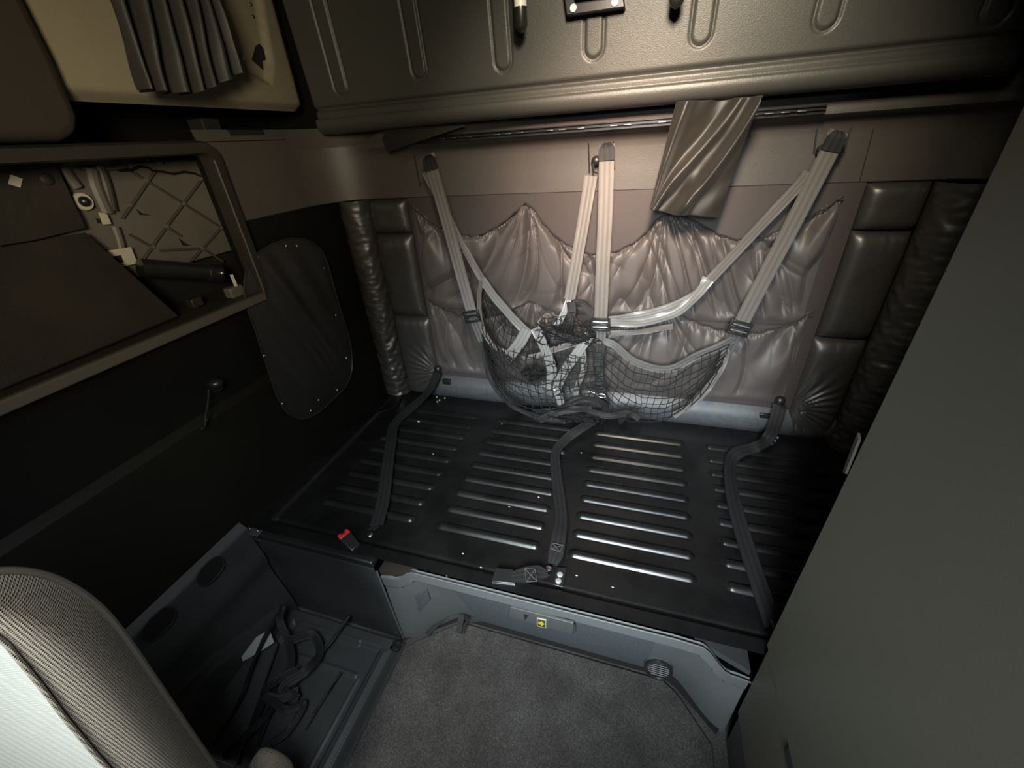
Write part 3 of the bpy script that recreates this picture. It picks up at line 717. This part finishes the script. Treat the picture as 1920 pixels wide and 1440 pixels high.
# ---------------------------------------------------------------- curtains
def cloth(name, L_top, L_bot, folds, amp, m, y, lab, cat, seed, axis='y', drop=0):
    def f(u, v):
        tt = interp([(i/(len(L_top)-1), i) for i in range(len(L_top))], u); i = min(int(tt), len(L_top)-2); a = L_top[i].lerp(L_top[i+1], tt-i)
        tb_ = interp([(i/(len(L_bot)-1), i) for i in range(len(L_bot))], u); i = min(int(tb_), len(L_bot)-2); b_ = L_bot[i].lerp(L_bot[i+1], tb_-i)
        p = a.lerp(b_, v)
        d = amp(u, v)
        if axis == 'y': p.y -= d
        else: p.x += d
        return p
    o = MB().grid(f, 260, 70).build(name, m, auto=180)
    sd_ = o.modifiers.new('s', 'SOLIDIFY'); sd_.thickness = .0025; sd_.offset = 0
    return props(o, lab, cat)
YC = 1.47
def a1(u, v):
    d = .030*(.5+.5*math.sin((u*2.4+v*.5+.2)*PI))
    d += .045*math.exp(-((u-(.72-.55*v))/.085)**2)*(.4+.6*v)
    d += .040*math.exp(-((u-(1.02-.50*v))/.07)**2)
    d += .030*math.exp(-((u-.10+.06*v)/.07)**2)
    d += .020*math.exp(-((u-.45-.15*v)/.06)**2)*ss(.5, .9, v)
    d += .005*noise.noise(V(u*6+v*2, v*4, 2))
    return d
cloth('curtain', [PY(1268, 192, YC), PY(1330, 188, YC), PY(1380, 184, YC), PY(1420, 182, YC)],
      [PY(1219, 385, YC), PY(1232, 396, YC), PY(1290, 400, YC), PY(1345, 408, YC)], 4, a1, M['curtain2'], YC,
      'dark bunched curtain piece hanging from the rail over the pocket organizer', 'curtain', 1)
flp = [PY(716, 262, 1.47), PY(725, 285, 1.47), PY(810, 257, 1.47), PY(872, 236, 1.47), PY(855, 233, 1.49), PY(722, 240, 1.49)]
props(MB().prism([flp[0], flp[1], flp[2], flp[3], flp[4], flp[5]], (0, .012, 0)).build('curtain_flap', M['curtain2'], bev=.002), 'small dark cloth flap sticking out at the left end of the rail', 'cloth flap')
# pleated curtain on the left
XC = -1.15
def a2(u, v):
    return .068*math.sqrt(math.sin(u*6.2*PI+.5+noise.noise(V(u*3, v, 4))*.9)**2+.015)+.012*math.sin(u*PI)+.006*noise.noise(V(u*5, v*3, 8))
ct = [PX(150, -70, XC), PX(230, -75, XC), PX(300, -75, XC), PX(350, -60, XC)]
cbm = [PX(237, 172, XC), PX(280, 178, XC), PX(330, 180, XC), PX(370, 166, XC), PX(424, 142, XC)]
cloth('pleated_curtain', ct, cbm, 6, a2, M['curtain'], XC, 'charcoal pleated curtain gathered on the beige left panel', 'curtain', 2, axis='x')

# ---------------------------------------------------------------- hooks, straps, net
def hookset(hx, hy, tx0, tx1, lab):
    p = PY(hx, hy, 1.555)
    h = empty('wall_hook', p, lab, 'hook', 'strap hooks on the trim band')
    # channel on the band
    q = [PY(tx0[0], tx0[1], 1.569), PY(tx1[0], tx1[1], 1.569), PY(tx1[0]+tx1[2], tx1[1]+60, 1.569), PY(tx0[0]+tx0[2], tx0[1]+62, 1.569)]
    for a, c_ in ((q[0], q[3]), (q[1], q[2])): MB().tube([a, c_], .0022, 6).build('channel_edge', M['bplast'], h)
    MB().tube([p+V(-.022, .012, -.02), p+V(-.028, -.01, -.035), p+V(-.022, -.025, -.055), p+V(-.004, -.03, -.06), p+V(.008, -.02, -.045)], .0035, 8).build('hook', M['steelg'], h)
    MB().ball(p+V(-.02, .0, -.025), .016, (1, .7, 1)).build('hook_base', M['bplast'], h)
hookset(810, 300, (776, 288, 12), (814, 284, 4), 'dark hook at the left end of the trim band, holding the left straps')
hookset(1130, 285, (1103, 262, 2), (1150, 258, 2), 'dark hook in the middle of the trim band, holding the centre straps')
hookset(1562, 262, (1534, 225, -8), (1600, 225, -18), 'dark hook at the right of the trim band, holding the right straps')
def buckle(p, t, parent, wd=.062):
    """black ladder-lock with two bright bars"""
    t = Vector(t).normalized(); n = V(0, -1, 0); n = (n-t*n.dot(t)).normalized(); s = t.cross(n)
    def q(a, b_, o): return p+s*a+t*b_+n*o
    mb = MB()
    for (b0, b1) in ((-.024, -.015), (-.005, .003), (.018, .026)):
        mb.prism([q(-wd/2, b0, .002), q(wd/2, b0, .002), q(wd/2, b1, .002), q(-wd/2, b1, .002)], n*.011)
    for sg in (-1, 1): mb.prism([q(sg*wd/2-.005, -.024, .002), q(sg*wd/2+.005, -.024, .002), q(sg*wd/2+.005, .026, .002), q(sg*wd/2-.005, .026, .002)], n*.009)
    o = mb.build('buckle', M['bplast'], parent, bev=.0015)
    for b0 in (-.010, .010):
        MB().tube([q(-wd/2+.004, b0, .010), q(wd/2-.004, b0, .010)], .0022, 8).build('bar', M['chrome'], o).location = (0, 0, 0)
def hang(pa, pb, pc, lab, wd=.048):
    a = PY(*pa, 1.515); b_ = PY(*pb, 1.468); c_ = PY(*pc, 1.462); mid = (a+b_)/2
    e = empty('hanging_strap', a, lab, 'strap', 'buckled straps hanging on the back wall')
    ribbon('webbing', [a+V(0, .012, .006), a, lerp(a, b_, .33)+V(.002, 0, 0), lerp(a, b_, .66), b_], wd, M['web'], e, n=10, wave=.0012)
    ribbon('webbing_end', [b_+V(0, .004, 0), c_], wd*.9, M['web_g'], e, th=.002)
    t = (b_-a).normalized()
    buckle(b_, t, e, wd+.012)
    # dark folded end sleeve at the top
    ribbon('sleeve', [a-t*.02+V(0, .004, 0), a-t*.006+V(0, -.004, 0), a+t*.028+V(0, -.004, 0)], wd, M['web_d'], e, widths=[wd*.45, wd*1.0, wd*1.06], th=.006)
hang((806, 303), (886, 592), (906, 640), 'grey webbing strap with buckle hanging down from the left hook')
hang((1138, 282), (1126, 607), (1125, 650), 'grey webbing strap with buckle hanging straight down from the middle hook')
hang((1566, 262), (1386, 614), (1362, 660), 'grey webbing strap with buckle slanting down from the right hook')

net = empty('restraint_net', PY(1080, 780, 1.42), 'black mesh bunk restraint net with grey edge webbing slumped on the platform', 'safety net')
def N(x, y, yy): return PY(x, y, yy)
W = .040
def rb(pts, wd=W, m='web', **k): return ribbon('edge_webbing', [N(*p) for p in pts], wd, M[m], net, **k)
# rear straps feeding the net
rb([(797, 322, 1.525), (822, 370, 1.53), (865, 455, 1.52), (904, 524, 1.505)], .030, wave=.003)
rb([(904, 524, 1.503), (930, 560, 1.49), (965, 600, 1.47), (992, 626, 1.455)], .036, 'web_s', wave=.004)
rb([(988, 618, 1.452), (975, 642, 1.440), (958, 664, 1.435), (952, 672, 1.44)], .046, 'web_s', wave=.004)
rb([(903, 526, 1.50), (898, 560, 1.485), (903, 610, 1.46), (922, 645, 1.445), (950, 662, 1.44)], .020, 'web', normals=[(.6, -.8, 0), (.7, -.7, 0), (.5, -.8, .1), (.2, -.9, .3), (0, -1, .3)])
rb([(1108, 330, 1.525), (1104, 355, 1.522), (1088, 450, 1.515), (1068, 562, 1.50)], .042, wave=.001)
rb([(1066, 562, 1.50), (1060, 580, 1.49), (1048, 604, 1.475), (1042, 612, 1.47)], .024, 'web_s', wave=.003)
rb([(1070, 566, 1.488), (1072, 585, 1.476), (1066, 608, 1.465), (1064, 625, 1.46)], .034, 'web_d', wave=.006)
rb([(1075, 568, 1.50), (1095, 572, 1.49), (1115, 600, 1.48), (1120, 625, 1.49)], .030, 'web_d', wave=.006)
rb([(1516, 322, 1.53), (1500, 345, 1.525), (1420, 430, 1.515), (1328, 528, 1.50)], .032, wave=.003)
rb([(1330, 524, 1.50), (1300, 560, 1.485), (1262, 588, 1.475), (1200, 604, 1.47), (1145, 604, 1.475)], .034, 'web_s', wave=.008)
rb([(1326, 520, 1.505), (1310, 548, 1.495), (1258, 575, 1.49), (1205, 590, 1.485), (1142, 600, 1.485)], .030, 'web_s', wave=.008)
rb([(1145, 625, 1.49), (1200, 622, 1.49), (1235, 616, 1.495), (1262, 612, 1.50)], .022, 'web', wave=.003)
# top edge of the right lobe
rb([(1128, 640, 1.465), (1150, 646, 1.46), (1185, 675, 1.45), (1225, 690, 1.445), (1262, 690, 1.445), (1305, 668, 1.45), (1345, 652, 1.455), (1375, 636, 1.46)], .030, 'web_g', wave=.003, normals=[(0, -1, .2)]*8)
rb([(1364, 655, 1.455), (1345, 700, 1.445), (1310, 745, 1.43), (1262, 780, 1.41)], .030, 'web', wave=.009)
# long inner straps in the heap
rb([(1003, 615, 1.45), (1020, 650, 1.43), (1034, 690, 1.42), (1030, 725, 1.415)], .040, 'web_s', wave=.006)
rb([(1106, 628, 1.46), (1080, 665, 1.44), (1056, 700, 1.425), (1040, 738, 1.42)], .038, 'web_s', wave=.006)
rb([(1015, 722, 1.41), (1045, 735, 1.40), (1052, 760, 1.395), (1065, 768, 1.40)], .034, 'web_s', wave=.006)
rb([(1092, 650, 1.45), (1095, 690, 1.44), (1082, 725, 1.43), (1078, 750, 1.425)], .022, 'web', wave=.002)
rb([(980, 672, 1.44), (1005, 668, 1.43), (1040, 655, 1.435), (1090, 640, 1.45)], .026, 'web', wave=.004)
rb([(1125, 645, 1.455), (1122, 700, 1.44), (1132, 745, 1.425), (1138, 765, 1.42)], .036, 'web_d', wave=.004)
rb([(1010, 612, 1.45), (1040, 622, 1.44), (1075, 636, 1.44), (1118, 630, 1.46)], .030, 'web_d', wave=.012)
# lower hem webbing
rb([(905, 640, 1.455), (912, 690, 1.44), (930, 730, 1.42), (960, 760, 1.40), (1010, 782, 1.38), (1060, 790, 1.375)], .024, 'web_d', wave=.004)
rb([(1000, 772, 1.39), (1045, 768, 1.38), (1090, 748, 1.375), (1130, 755, 1.39), (1135, 770, 1.40)], .026, 'web_d', wave=.008)
rb([(1010, 788, 1.37), (1040, 775, 1.36), (1075, 768, 1.36), (1110, 766, 1.37)], .030, 'web_d', wave=.010)
rb([(1160, 790, 1.40), (1180, 775, 1.385), (1200, 785, 1.37)], .034, 'web_d', wave=.004, normals=[(0, -.4, .9)]*3)
rb([(1100, 770, 1.38), (1140, 780, 1.38), (1170, 775, 1.385), (1190, 778, 1.39)], .030, 'web_d', wave=.008)
# carabiners
def biner(c, r):
    mb = MB(); mb.tube([c+V(r*1.3*math.cos(t*PI/8), 0, r*.7*math.sin(t*PI/8)) for t in range(17)], .0025, 8)
    mb.build('snap_hook', M['chrome'], net)
biner(N(1108, 740, 1.40), .018); biner(N(1037, 733, 1.39), .010); biner(N(1128, 742, 1.40), .012)
# mesh lobes
def lobe(top, bot, nu, nv, r, seed, crump):
    top = catmull([N(*p) for p in top], 10); bot = catmull([N(*p) for p in bot], 10)
    def P(u, v):
        a = u*(len(top)-1); i = min(int(a), len(top)-2); pt = top[i].lerp(top[i+1], a-i)
        a = u*(len(bot)-1); i = min(int(a), len(bot)-2); pb = bot[i].lerp(bot[i+1], a-i)
        p = pt.lerp(pb, v); p.y -= .035*math.sin(PI*v)*math.sin(PI*u)**.5
        q = V(u*5, v*5, seed)
        p += V(noise.noise(q), .7*noise.noise(q+V(7, 0, 0)), noise.noise(q+V(0, 7, 0)))*crump
        p += V(noise.noise(q*4), .5*noise.noise(q*4+V(7, 0, 0)), noise.noise(q*4+V(0, 7, 0)))*crump*.3
        p.y = min(p.y, 1.515); p.z = max(p.z, .468); return p
    mb = MB()
    for i in range(nu+1): mb.tube([P(i/nu, k/28) for k in range(29)], r, 4, False)
    for j in range(nv+1): mb.tube([P(k/40, j/nv) for k in range(41)], r, 4, False)
    return mb.build('netting', M['net'], net)
lobe([(1135, 648, 1.46), (1185, 680, 1.45), (1225, 693, 1.445), (1262, 693, 1.445), (1310, 670, 1.45), (1368, 645, 1.455)],
     [(1130, 760, 1.42), (1160, 782, 1.40), (1200, 790, 1.39), (1245, 788, 1.40), (1290, 765, 1.42), (1345, 700, 1.44)], 17, 9, .0017, 3, .012)
lobe([(903, 540, 1.50), (930, 575, 1.49), (960, 600, 1.485), (1000, 615, 1.48), (1060, 625, 1.475), (1128, 640, 1.46)],
     [(905, 640, 1.455), (925, 715, 1.43), (960, 765, 1.40), (1020, 790, 1.375), (1080, 790, 1.375), (1135, 770, 1.40)], 20, 14, .0017, 11, .020)
lobe([(905, 600, 1.47), (940, 655, 1.45), (985, 660, 1.445), (1030, 650, 1.44), (1080, 650, 1.45), (1125, 655, 1.46)],
     [(920, 700, 1.43), (945, 745, 1.41), (990, 775, 1.39), (1040, 780, 1.38), (1090, 770, 1.38), (1130, 750, 1.40)], 16, 9, .0017, 17, .030)
lobe([(1015, 600, 1.47), (1040, 595, 1.47), (1070, 592, 1.475), (1095, 600, 1.48), (1115, 612, 1.48)],
     [(1000, 640, 1.45), (1030, 645, 1.44), (1060, 650, 1.44), (1090, 645, 1.45), (1120, 640, 1.46)], 14, 7, .0017, 23, .022)
# crumpled knot of cord on the left lobe
mb = MB(); c0 = N(1000, 700, 1.43)
for k in range(26):
    a = random.uniform(0, 6.28); L = []
    for s_ in range(9):
        a += random.uniform(-.9, .9); L.append(c0+V(math.cos(a)*random.uniform(.01, .055), random.uniform(-.015, .015), math.sin(a)*random.uniform(.01, .042)))
    mb.tube(catmull(L, 3), .0012, 4, False)
c0 = N(1040, 615, 1.45)
for k in range(20):
    L = [c0+V(random.uniform(-.08, .12), random.uniform(-.012, .012), random.uniform(-.02, .02)) for s_ in range(5)]; L.sort(key=lambda p: p.x)
    mb.tube(catmull(L, 4), .0013, 4, False)
c0 = N(1075, 785, 1.37)
for k in range(26):
    a = random.uniform(0, 6.28); L = [c0+V(random.uniform(-.10, .12), random.uniform(-.03, .05), random.uniform(-.01, .03)) for s_ in range(5)]
    mb.tube(catmull(L, 4), .0012, 4, False)
o = mb.build('tangled_cord', M['net'], net); o['kind'] = 'stuff'

# ---------------------------------------------------------------- belts on the platform
def anchor_knob(p, parent, m='bplast'):
    MB().ball(p, .019, (1, .8, 1), 16, 10).build('anchor_cap', M[m], parent)
zt = .468
# left belt
a = PY(821, 692, 1.545)
e = empty('lap_belt', a, 'black belt lying along the left rib column, fixed by a round cap at the back', 'belt', 'belts on the lower bunk')
anchor_knob(a, e)
ribbon('webbing', [a+V(0, -.012, -.01), PY(815, 712, 1.515), PY(800, 738, 1.47), PZ(770, 766, .495), PZ(740, 795, zt), PZ(733, 830, zt), PZ(726, 880, zt), PZ(718, 940, zt), PZ(706, 985, zt)], .047, M['web_d'], e,
       normals=[(-.3, -1, .1), (-.3, -1, .2), (-.4, -.8, .5), (0, -.5, .9)]+[(0, 0, 1)]*5, wave=.001)
p = PZ(694, 1003, .458); MB().ball(p, .011, (1, 1, .6)).build('anchor_bolt', M['steelg'], e)
MB().prism([PZ(690, 994, .46), PZ(702, 996, .46), PZ(700, 985, .46), PZ(712, 988, .46)][0:2]+[PZ(712, 988, .46), PZ(701, 985, .46)], (0, 0, .004)).build('tongue', M['steelg'], e)
# red buckle
rbk = empty('seat_belt_buckle', PZ(655, 1015, .46), 'black belt buckle with a red release button at the front left of the platform', 'belt buckle')
pa, pb = PZ(643, 1002, .485), PZ(672, 1034, .462)
d = (pb-pa).normalized(); sx = d.cross(V(0, 0, 1)).normalized(); up = sx.cross(d).normalized()
if up.z < 0: up = -up
def Q(a_, b_, c_): return pa+d*a_+sx*b_+up*c_
hwid = .021
MB().prism([Q(.0, -hwid, .012), Q(.0, hwid, .012), Q(.072, hwid*.75, .010), Q(.072, -hwid*.75, .010)], -up*.028).build('housing', M['bplast'], rbk, bev=.004)
MB().prism([Q(-.004, -hwid+.003, .010), Q(-.004, hwid-.003, .010), Q(.016, hwid-.003, .016), Q(.016, -hwid+.003, .016)], -up*.020).build('release_button', M['red'], rbk, bev=.002)
MB().prism([Q(-.0045, -.007, .009), Q(-.0045, .007, .009), Q(.006, .007, .0165), Q(.006, -.007, .0165)], -up*.004).build('slot', M['black'], rbk)
# centre belt
a = N(1108, 783, 1.40)
e = empty('lap_belt', a, 'black belt running down the middle gap of the platform to a bolted plate', 'belt', 'belts on the lower bunk')
ribbon('webbing', [PZ(1112, 790, .49), PZ(1085, 806, .48), PZ(1063, 822, .475), PZ(1043, 846, .472), PZ(1042, 880, zt), PZ(1048, 930, zt), PZ(1052, 970, .474), PZ(1048, 1005, .482), PZ(1042, 1040, .475), PZ(1036, 1058, .468)], .044, M['web_d'], e,
       normals=[(0, -.3, 1), (.2, -.3, 1), (.2, -.5, .8), (.1, -.2, 1), (0, 0, 1), (0, 0, 1), (0, 0, 1), (0, -.3, 1), (0, -.1, 1), (0, 0, 1)], widths=[.04, .04, .04, .036, .040, .042, .040, .046, .046, .030], wave=.0015)
bolt = PZ(1029, 1067, .458)
screw(bolt+V(0, 0, .004), (0, 0, 1), .009, e, 'chrome', 'anchor_bolt')
def stitch(parent, corners, zz):
    a, b_, c_, d = [PZ(x, y, zz) for x, y in corners]
    mb = MB()
    for p, q in ((a, b_), (b_, c_), (c_, d), (d, a), (a, c_), (b_, d)): mb.tube([p, q], .0008, 4)
    mb.build('stitching', M['web'], parent)
stitch(e, [(1036, 1018), (1056, 1022), (1050, 1034), (1032, 1029)], .4855)
e2 = empty('belt_buckle_end', PZ(960, 1080, .46), 'short stitched belt end with a flat metal-edged buckle left of the bolted plate', 'belt')
ribbon('webbing', [PZ(1027, 1078, .468), PZ(1010, 1074, .476), PZ(985, 1078, .482), PZ(958, 1082, .476)], .044, M['web_d'], e2, (0, -.1, 1), widths=[.018, .046, .048, .030])
stitch(e2, [(984, 1066), (1003, 1067), (1007, 1090), (987, 1091)], .4845)
bk = [PZ(929, 1064, .478), PZ(962, 1067, .478), PZ(966, 1094, .472), PZ(922, 1090, .472)]
bo_ = MB().prism(bk, (0, 0, -.012)).build('buckle', M['bplast'], e2, bev=.002)
MB().tube([PZ(923, 1091, .466), PZ(966, 1096, .466)], .003, 8).build('metal_edge', M['chrome'], e2)
# right belt
a = PY(1463, 752, 1.535)
e = empty('lap_belt', a, 'black belt curling down the right rib column from a round cap by the right cushion', 'belt', 'belts on the lower bunk')
anchor_knob(a, e)
ribbon('webbing', [a+V(0, -.012, -.012), PY(1460, 770, 1.505), PY(1452, 798, 1.47), PY(1440, 822, 1.43), PZ(1418, 838, .472), PZ(1385, 848, .474), PZ(1370, 865, .472), PZ(1370, 905, .472), PZ(1382, 965, .472), PZ(1408, 1050, .472), PZ(1432, 1120, .472), PZ(1452, 1178, .470)], .046, M['web_d'], e,
       normals=[(-.2, -1, .1), (-.4, -1, .2), (-.6, -.8, .2), (-.5, -.6, .6), (0, -.3, 1), (.4, -.2, .9), (.5, 0, .8), (.3, 0, 1), (0, 0, 1), (0, 0, 1), (0, 0, 1), (0, 0, 1)], wave=.001)
ribbon('cord_end', [PZ(1446, 1160, .47), PZ(1452, 1180, .475), PZ(1462, 1195, .47)], .006, M['web'], e, (0, 0, 1))
# small sockets behind the anchors
for (x, y, lab) in [(838, 718, 'small black socket plate on the carpet strip by the left belt anchor'), (1434, 783, 'small black socket plate on the carpet strip by the right belt anchor')]:
    p = PY(x, y, 1.553); props(MB().box((p.x-.022, p.y-.006, p.z-.024), (p.x+.022, p.y+.012, p.z+.020)).build('socket_plate', M['bplast'], bev=.003), lab, 'socket plate')
# crumbs
for k, q in enumerate([(785, 790), (824, 811), (941, 795), (868, 1038), (902, 1064), (838, 1079), (1149, 1101), (1081, 1079), (1419, 899), (1500, 1008), (1215, 955), (955, 950), (1090, 849), (812, 851), (1010, 932)]):
    p = PZ(q[0], q[1], .455); r_ = .0024 if k else .005
    props(MB().ball(p, r_, (1.6, 1, .6), 6, 4).build('crumb', M['sticker']), 'tiny pale crumb lying on the black platform', 'crumb', 'crumbs scattered on the platform')

# ---------------------------------------------------------------- left footwell
sp = empty('side_panel', (-1.2, .4, 0), 'dark moulded side panel with two cup-shaped holes beside the seat', 'side panel')
def spf(u, v):
    y = lerp(-.05, .628, u); z = lerp(.0, .515, v)
    x = -1.200-.012*ss(.36, .385, z)*0+.012*math.exp(-((z-.33)/.05)**2)
    x += .03*(1-ss(.06, .30, z))
    x -= .04*ss(.47, .515, z)
    x += .030*(1-ss(0, .02, z-(.10+.10*ss(.62, .25, y))))*ss(.62, .45, y)
    return V(x, y, z)
MB().grid(spf, 60, 110).build('panel', M['fascia_d'], sp, auto=180)
for (x, y) in [(395, 1071), (298, 1170)]:
    c0 = PX(x, y, -1.190); L = []
    for k in range(20):
        a = 2*PI*k/20; L.append(c0+V(0, .042*math.copysign(abs(math.cos(a))**.7, math.cos(a)), .034*math.copysign(abs(math.sin(a))**.8, math.sin(a))))
    ho = MB().prism(L[::-1], (-.004, 0, 0)).build('hole', M['black'], sp)
    MB().tube(L+[L[0]], .0022, 6).build('hole_rim', M['frame'], sp)
# tray
tr = empty('floor_tray', (-.95, .4, 0), 'black moulded floor tray with raised beads in the left footwell', 'floor tray')
def trf(u, v):
    x = lerp(-1.18, -.692, u); y = lerp(-.1, .625, v)
    z = .055
    e_ = min(x+1.18, -.692-x, .625-y); z += -.012*ss(.05, .065, e_)
    z -= .045*(1-ss(0, .02, min(-.692-x, .625-y)))
    for (xa, xb, yy) in [(-1.10, -.84, .565), (-1.02, -.79, .475)]:
        d = math.hypot(max(xa-x, 0, x-xb), y-yy); z += .006*(1-ss(.004, .010, d))
    d = math.hypot(x+.775, max(0, y-.47)); z += .004*(1-ss(.002, .006, d))
    d = math.hypot(x+.728, max(0, y-.56)); z += .006*(1-ss(.004, .009, d))
    return V(x, y, z)
MB().grid(trf, 160, 200).build('tray', M['fascia_d'], tr, auto=180)
p = PZ(738, 1215, .06); MB().box((p.x-.012, p.y-.006, .05), (p.x+.018, p.y+.01, .064)).box((p.x-.012, p.y-.006, .05), (p.x-.004, p.y+.03, .064)).build('catch', M['bplast'], tr, bev=.002)
# inclined flat panel inside the footwell
props(MB().prism([PZ(500, 1180, .12), PZ(522, 1205, .08), PZ(440, 1440, .07), PZ(330, 1400, .12), PZ(360, 1330, .13)], (0, 0, -.01)).build('kick_panel', M['fascia_d'], bev=.004), 'flat grey kick panel leaning between side panel and tray', 'panel')
tgp = [PZ(505, 1180, .135), PZ(514, 1204, .125), PZ(487, 1222, .13), PZ(455, 1240, .135), PZ(448, 1218, .14), PZ(478, 1196, .14)]
props(MB().prism(tgp, (0, 0, -.002)).build('paper_tag', M['sticker']), 'pale grey tag lying on the dark kick panel', 'tag')
# strap tangle
tg = empty('strap_tangle', PZ(510, 1260, .08), 'tangle of limp black straps piled in the left footwell', 'straps')
def tz(L, wd=.03, nr=(0, -.3, 1), m='web_d'): ribbon('strap', [PZ(*p) for p in L], wd*.72, M[m], tg, nr, wave=.006)
tz([(530, 1135, .20), (525, 1165, .16), (540, 1200, .12), (545, 1250, .10), (500, 1300, .09), (470, 1370, .08)], .035)
tz([(655, 1155, .10), (610, 1215, .09), (560, 1275, .09), (510, 1330, .08), (480, 1400, .07)], .022)
tz([(520, 1150, .16), (480, 1230, .15), (450, 1310, .13), (400, 1400, .11)], .018)
tz([(545, 1200, .12), (585, 1190, .10), (600, 1225, .09), (570, 1260, .12), (530, 1290, .11), (560, 1310, .09)], .04, (.3, -.6, .8))
tz([(560, 1255, .12), (520, 1275, .13), (495, 1300, .12), (530, 1310, .10), (560, 1295, .10)], .035, (-.2, -.6, .8))
tz([(500, 1310, .11), (540, 1330, .10), (570, 1320, .08), (540, 1370, .08), (500, 1400, .07)], .03, (.2, -.5, .8))
tz([(520, 1290, .10), (500, 1340, .10), (460, 1380, .10), (420, 1420, .09)], .03, (0, -.5, .8))
tz([(640, 1260, .07), (600, 1320, .07), (570, 1370, .065)], .012)

# ---------------------------------------------------------------- seat in the foreground
se = empty('seat', (-.75, .05, .5), 'tan woven cloth seat backrest in the lower left foreground', 'seat')
A = [(-160, 1110), (-80, 1086), (0, 1076), (60, 1080), (110, 1096), (160, 1126), (200, 1163), (240, 1215), (280, 1272), (320, 1330), (360, 1388), (398, 1442), (440, 1510), (500, 1620)]
B = [(-160, 1140), (-80, 1160), (0, 1200), (30, 1232), (60, 1268), (90, 1306), (120, 1346), (150, 1382), (175, 1412), (200, 1440), (225, 1472), (250, 1506), (285, 1560), (330, 1650)]
Ap = catmull([PX(a, c_, -.62) for a, c_ in A], 6); Bp = catmull([PX(a, c_, -.60) for a, c_ in B], 6)
ctr = V(-.62, .07, .85)
def sidef(u, v):
    a = u*(len(Ap)-1); i = min(int(a), len(Ap)-2); p = Ap[i].lerp(Ap[i+1], a-i)
    q = Bp[i].lerp(Bp[i+1], a-i); r_ = p.lerp(q, v)
    # bulge towards the aisle and upward
    bl = math.sin(PI*v)*.022; return r_+V(bl, .0, bl*.35)
MB().grid(sidef, 90, 24).build('side_bolster', M['seat'], se, auto=180)
MB().tube([p+V(.004, 0, .003) for p in Bp], .0026, 8).build('piping', M['seat'], se)
MB().tube([p+V(.000, .004, .000) for p in Ap], .004, 8).build('seam_welt', M['pipe'], se)
def rearf(u, v):
    a = u*(len(Ap)-1); i = min(int(a), len(Ap)-2); p = Ap[i].lerp(Ap[i+1], a-i)
    an = v*PI*.5; return p+V(-.05*(1-math.cos(an))*1.2+.002, .008*math.sin(an)+.002, .003*math.sin(an*1.2)-.05*(1-math.cos(an)))
MB().grid(rearf, 90, 12).build('back_cover', M['brown'], se, auto=180)
def frf(u, v):
    a = u*(len(Bp)-1); i = min(int(a), len(Bp)-2); p = Bp[i].lerp(Bp[i+1], a-i)
    w_ = v*.42
    return p+V(-w_, -.020*math.sin(min(1, v*2)*PI/2)-.10*v*v, .012*math.sin(min(1, v*3)*PI)-.03*v)
MB().grid(frf, 90, 20).build('face_cushion', M['seatf'], se, auto=180)
MB().box((-1.02, .02, .35), (-.66, .10, .95)).build('back_shell', M['pipe'], se, bev=.02)
# armrest end
ar_ = empty('armrest', (-.60, .12, .62), 'tan cloth armrest end poking up below the strap tangle', 'armrest')
p = PY(498, 1432, .16)
MB().grid(lambda u, v: p+V(.040*math.copysign(abs(math.cos(2*PI*u))**.6, math.cos(2*PI*u))*math.sin(PI*v)**.5-.0, .03*math.copysign(abs(math.sin(2*PI*u))**.6, math.sin(2*PI*u))*math.sin(PI*v)**.5, .06*math.cos(PI*v)-.040), 32, 24).build('pad', M['seat'], ar_, auto=180)
MB().box((p.x-.02, p.y-.025, p.z-.24), (p.x+.02, p.y+.02, p.z-.09)).build('frame', M['bplast'], ar_, bev=.01)
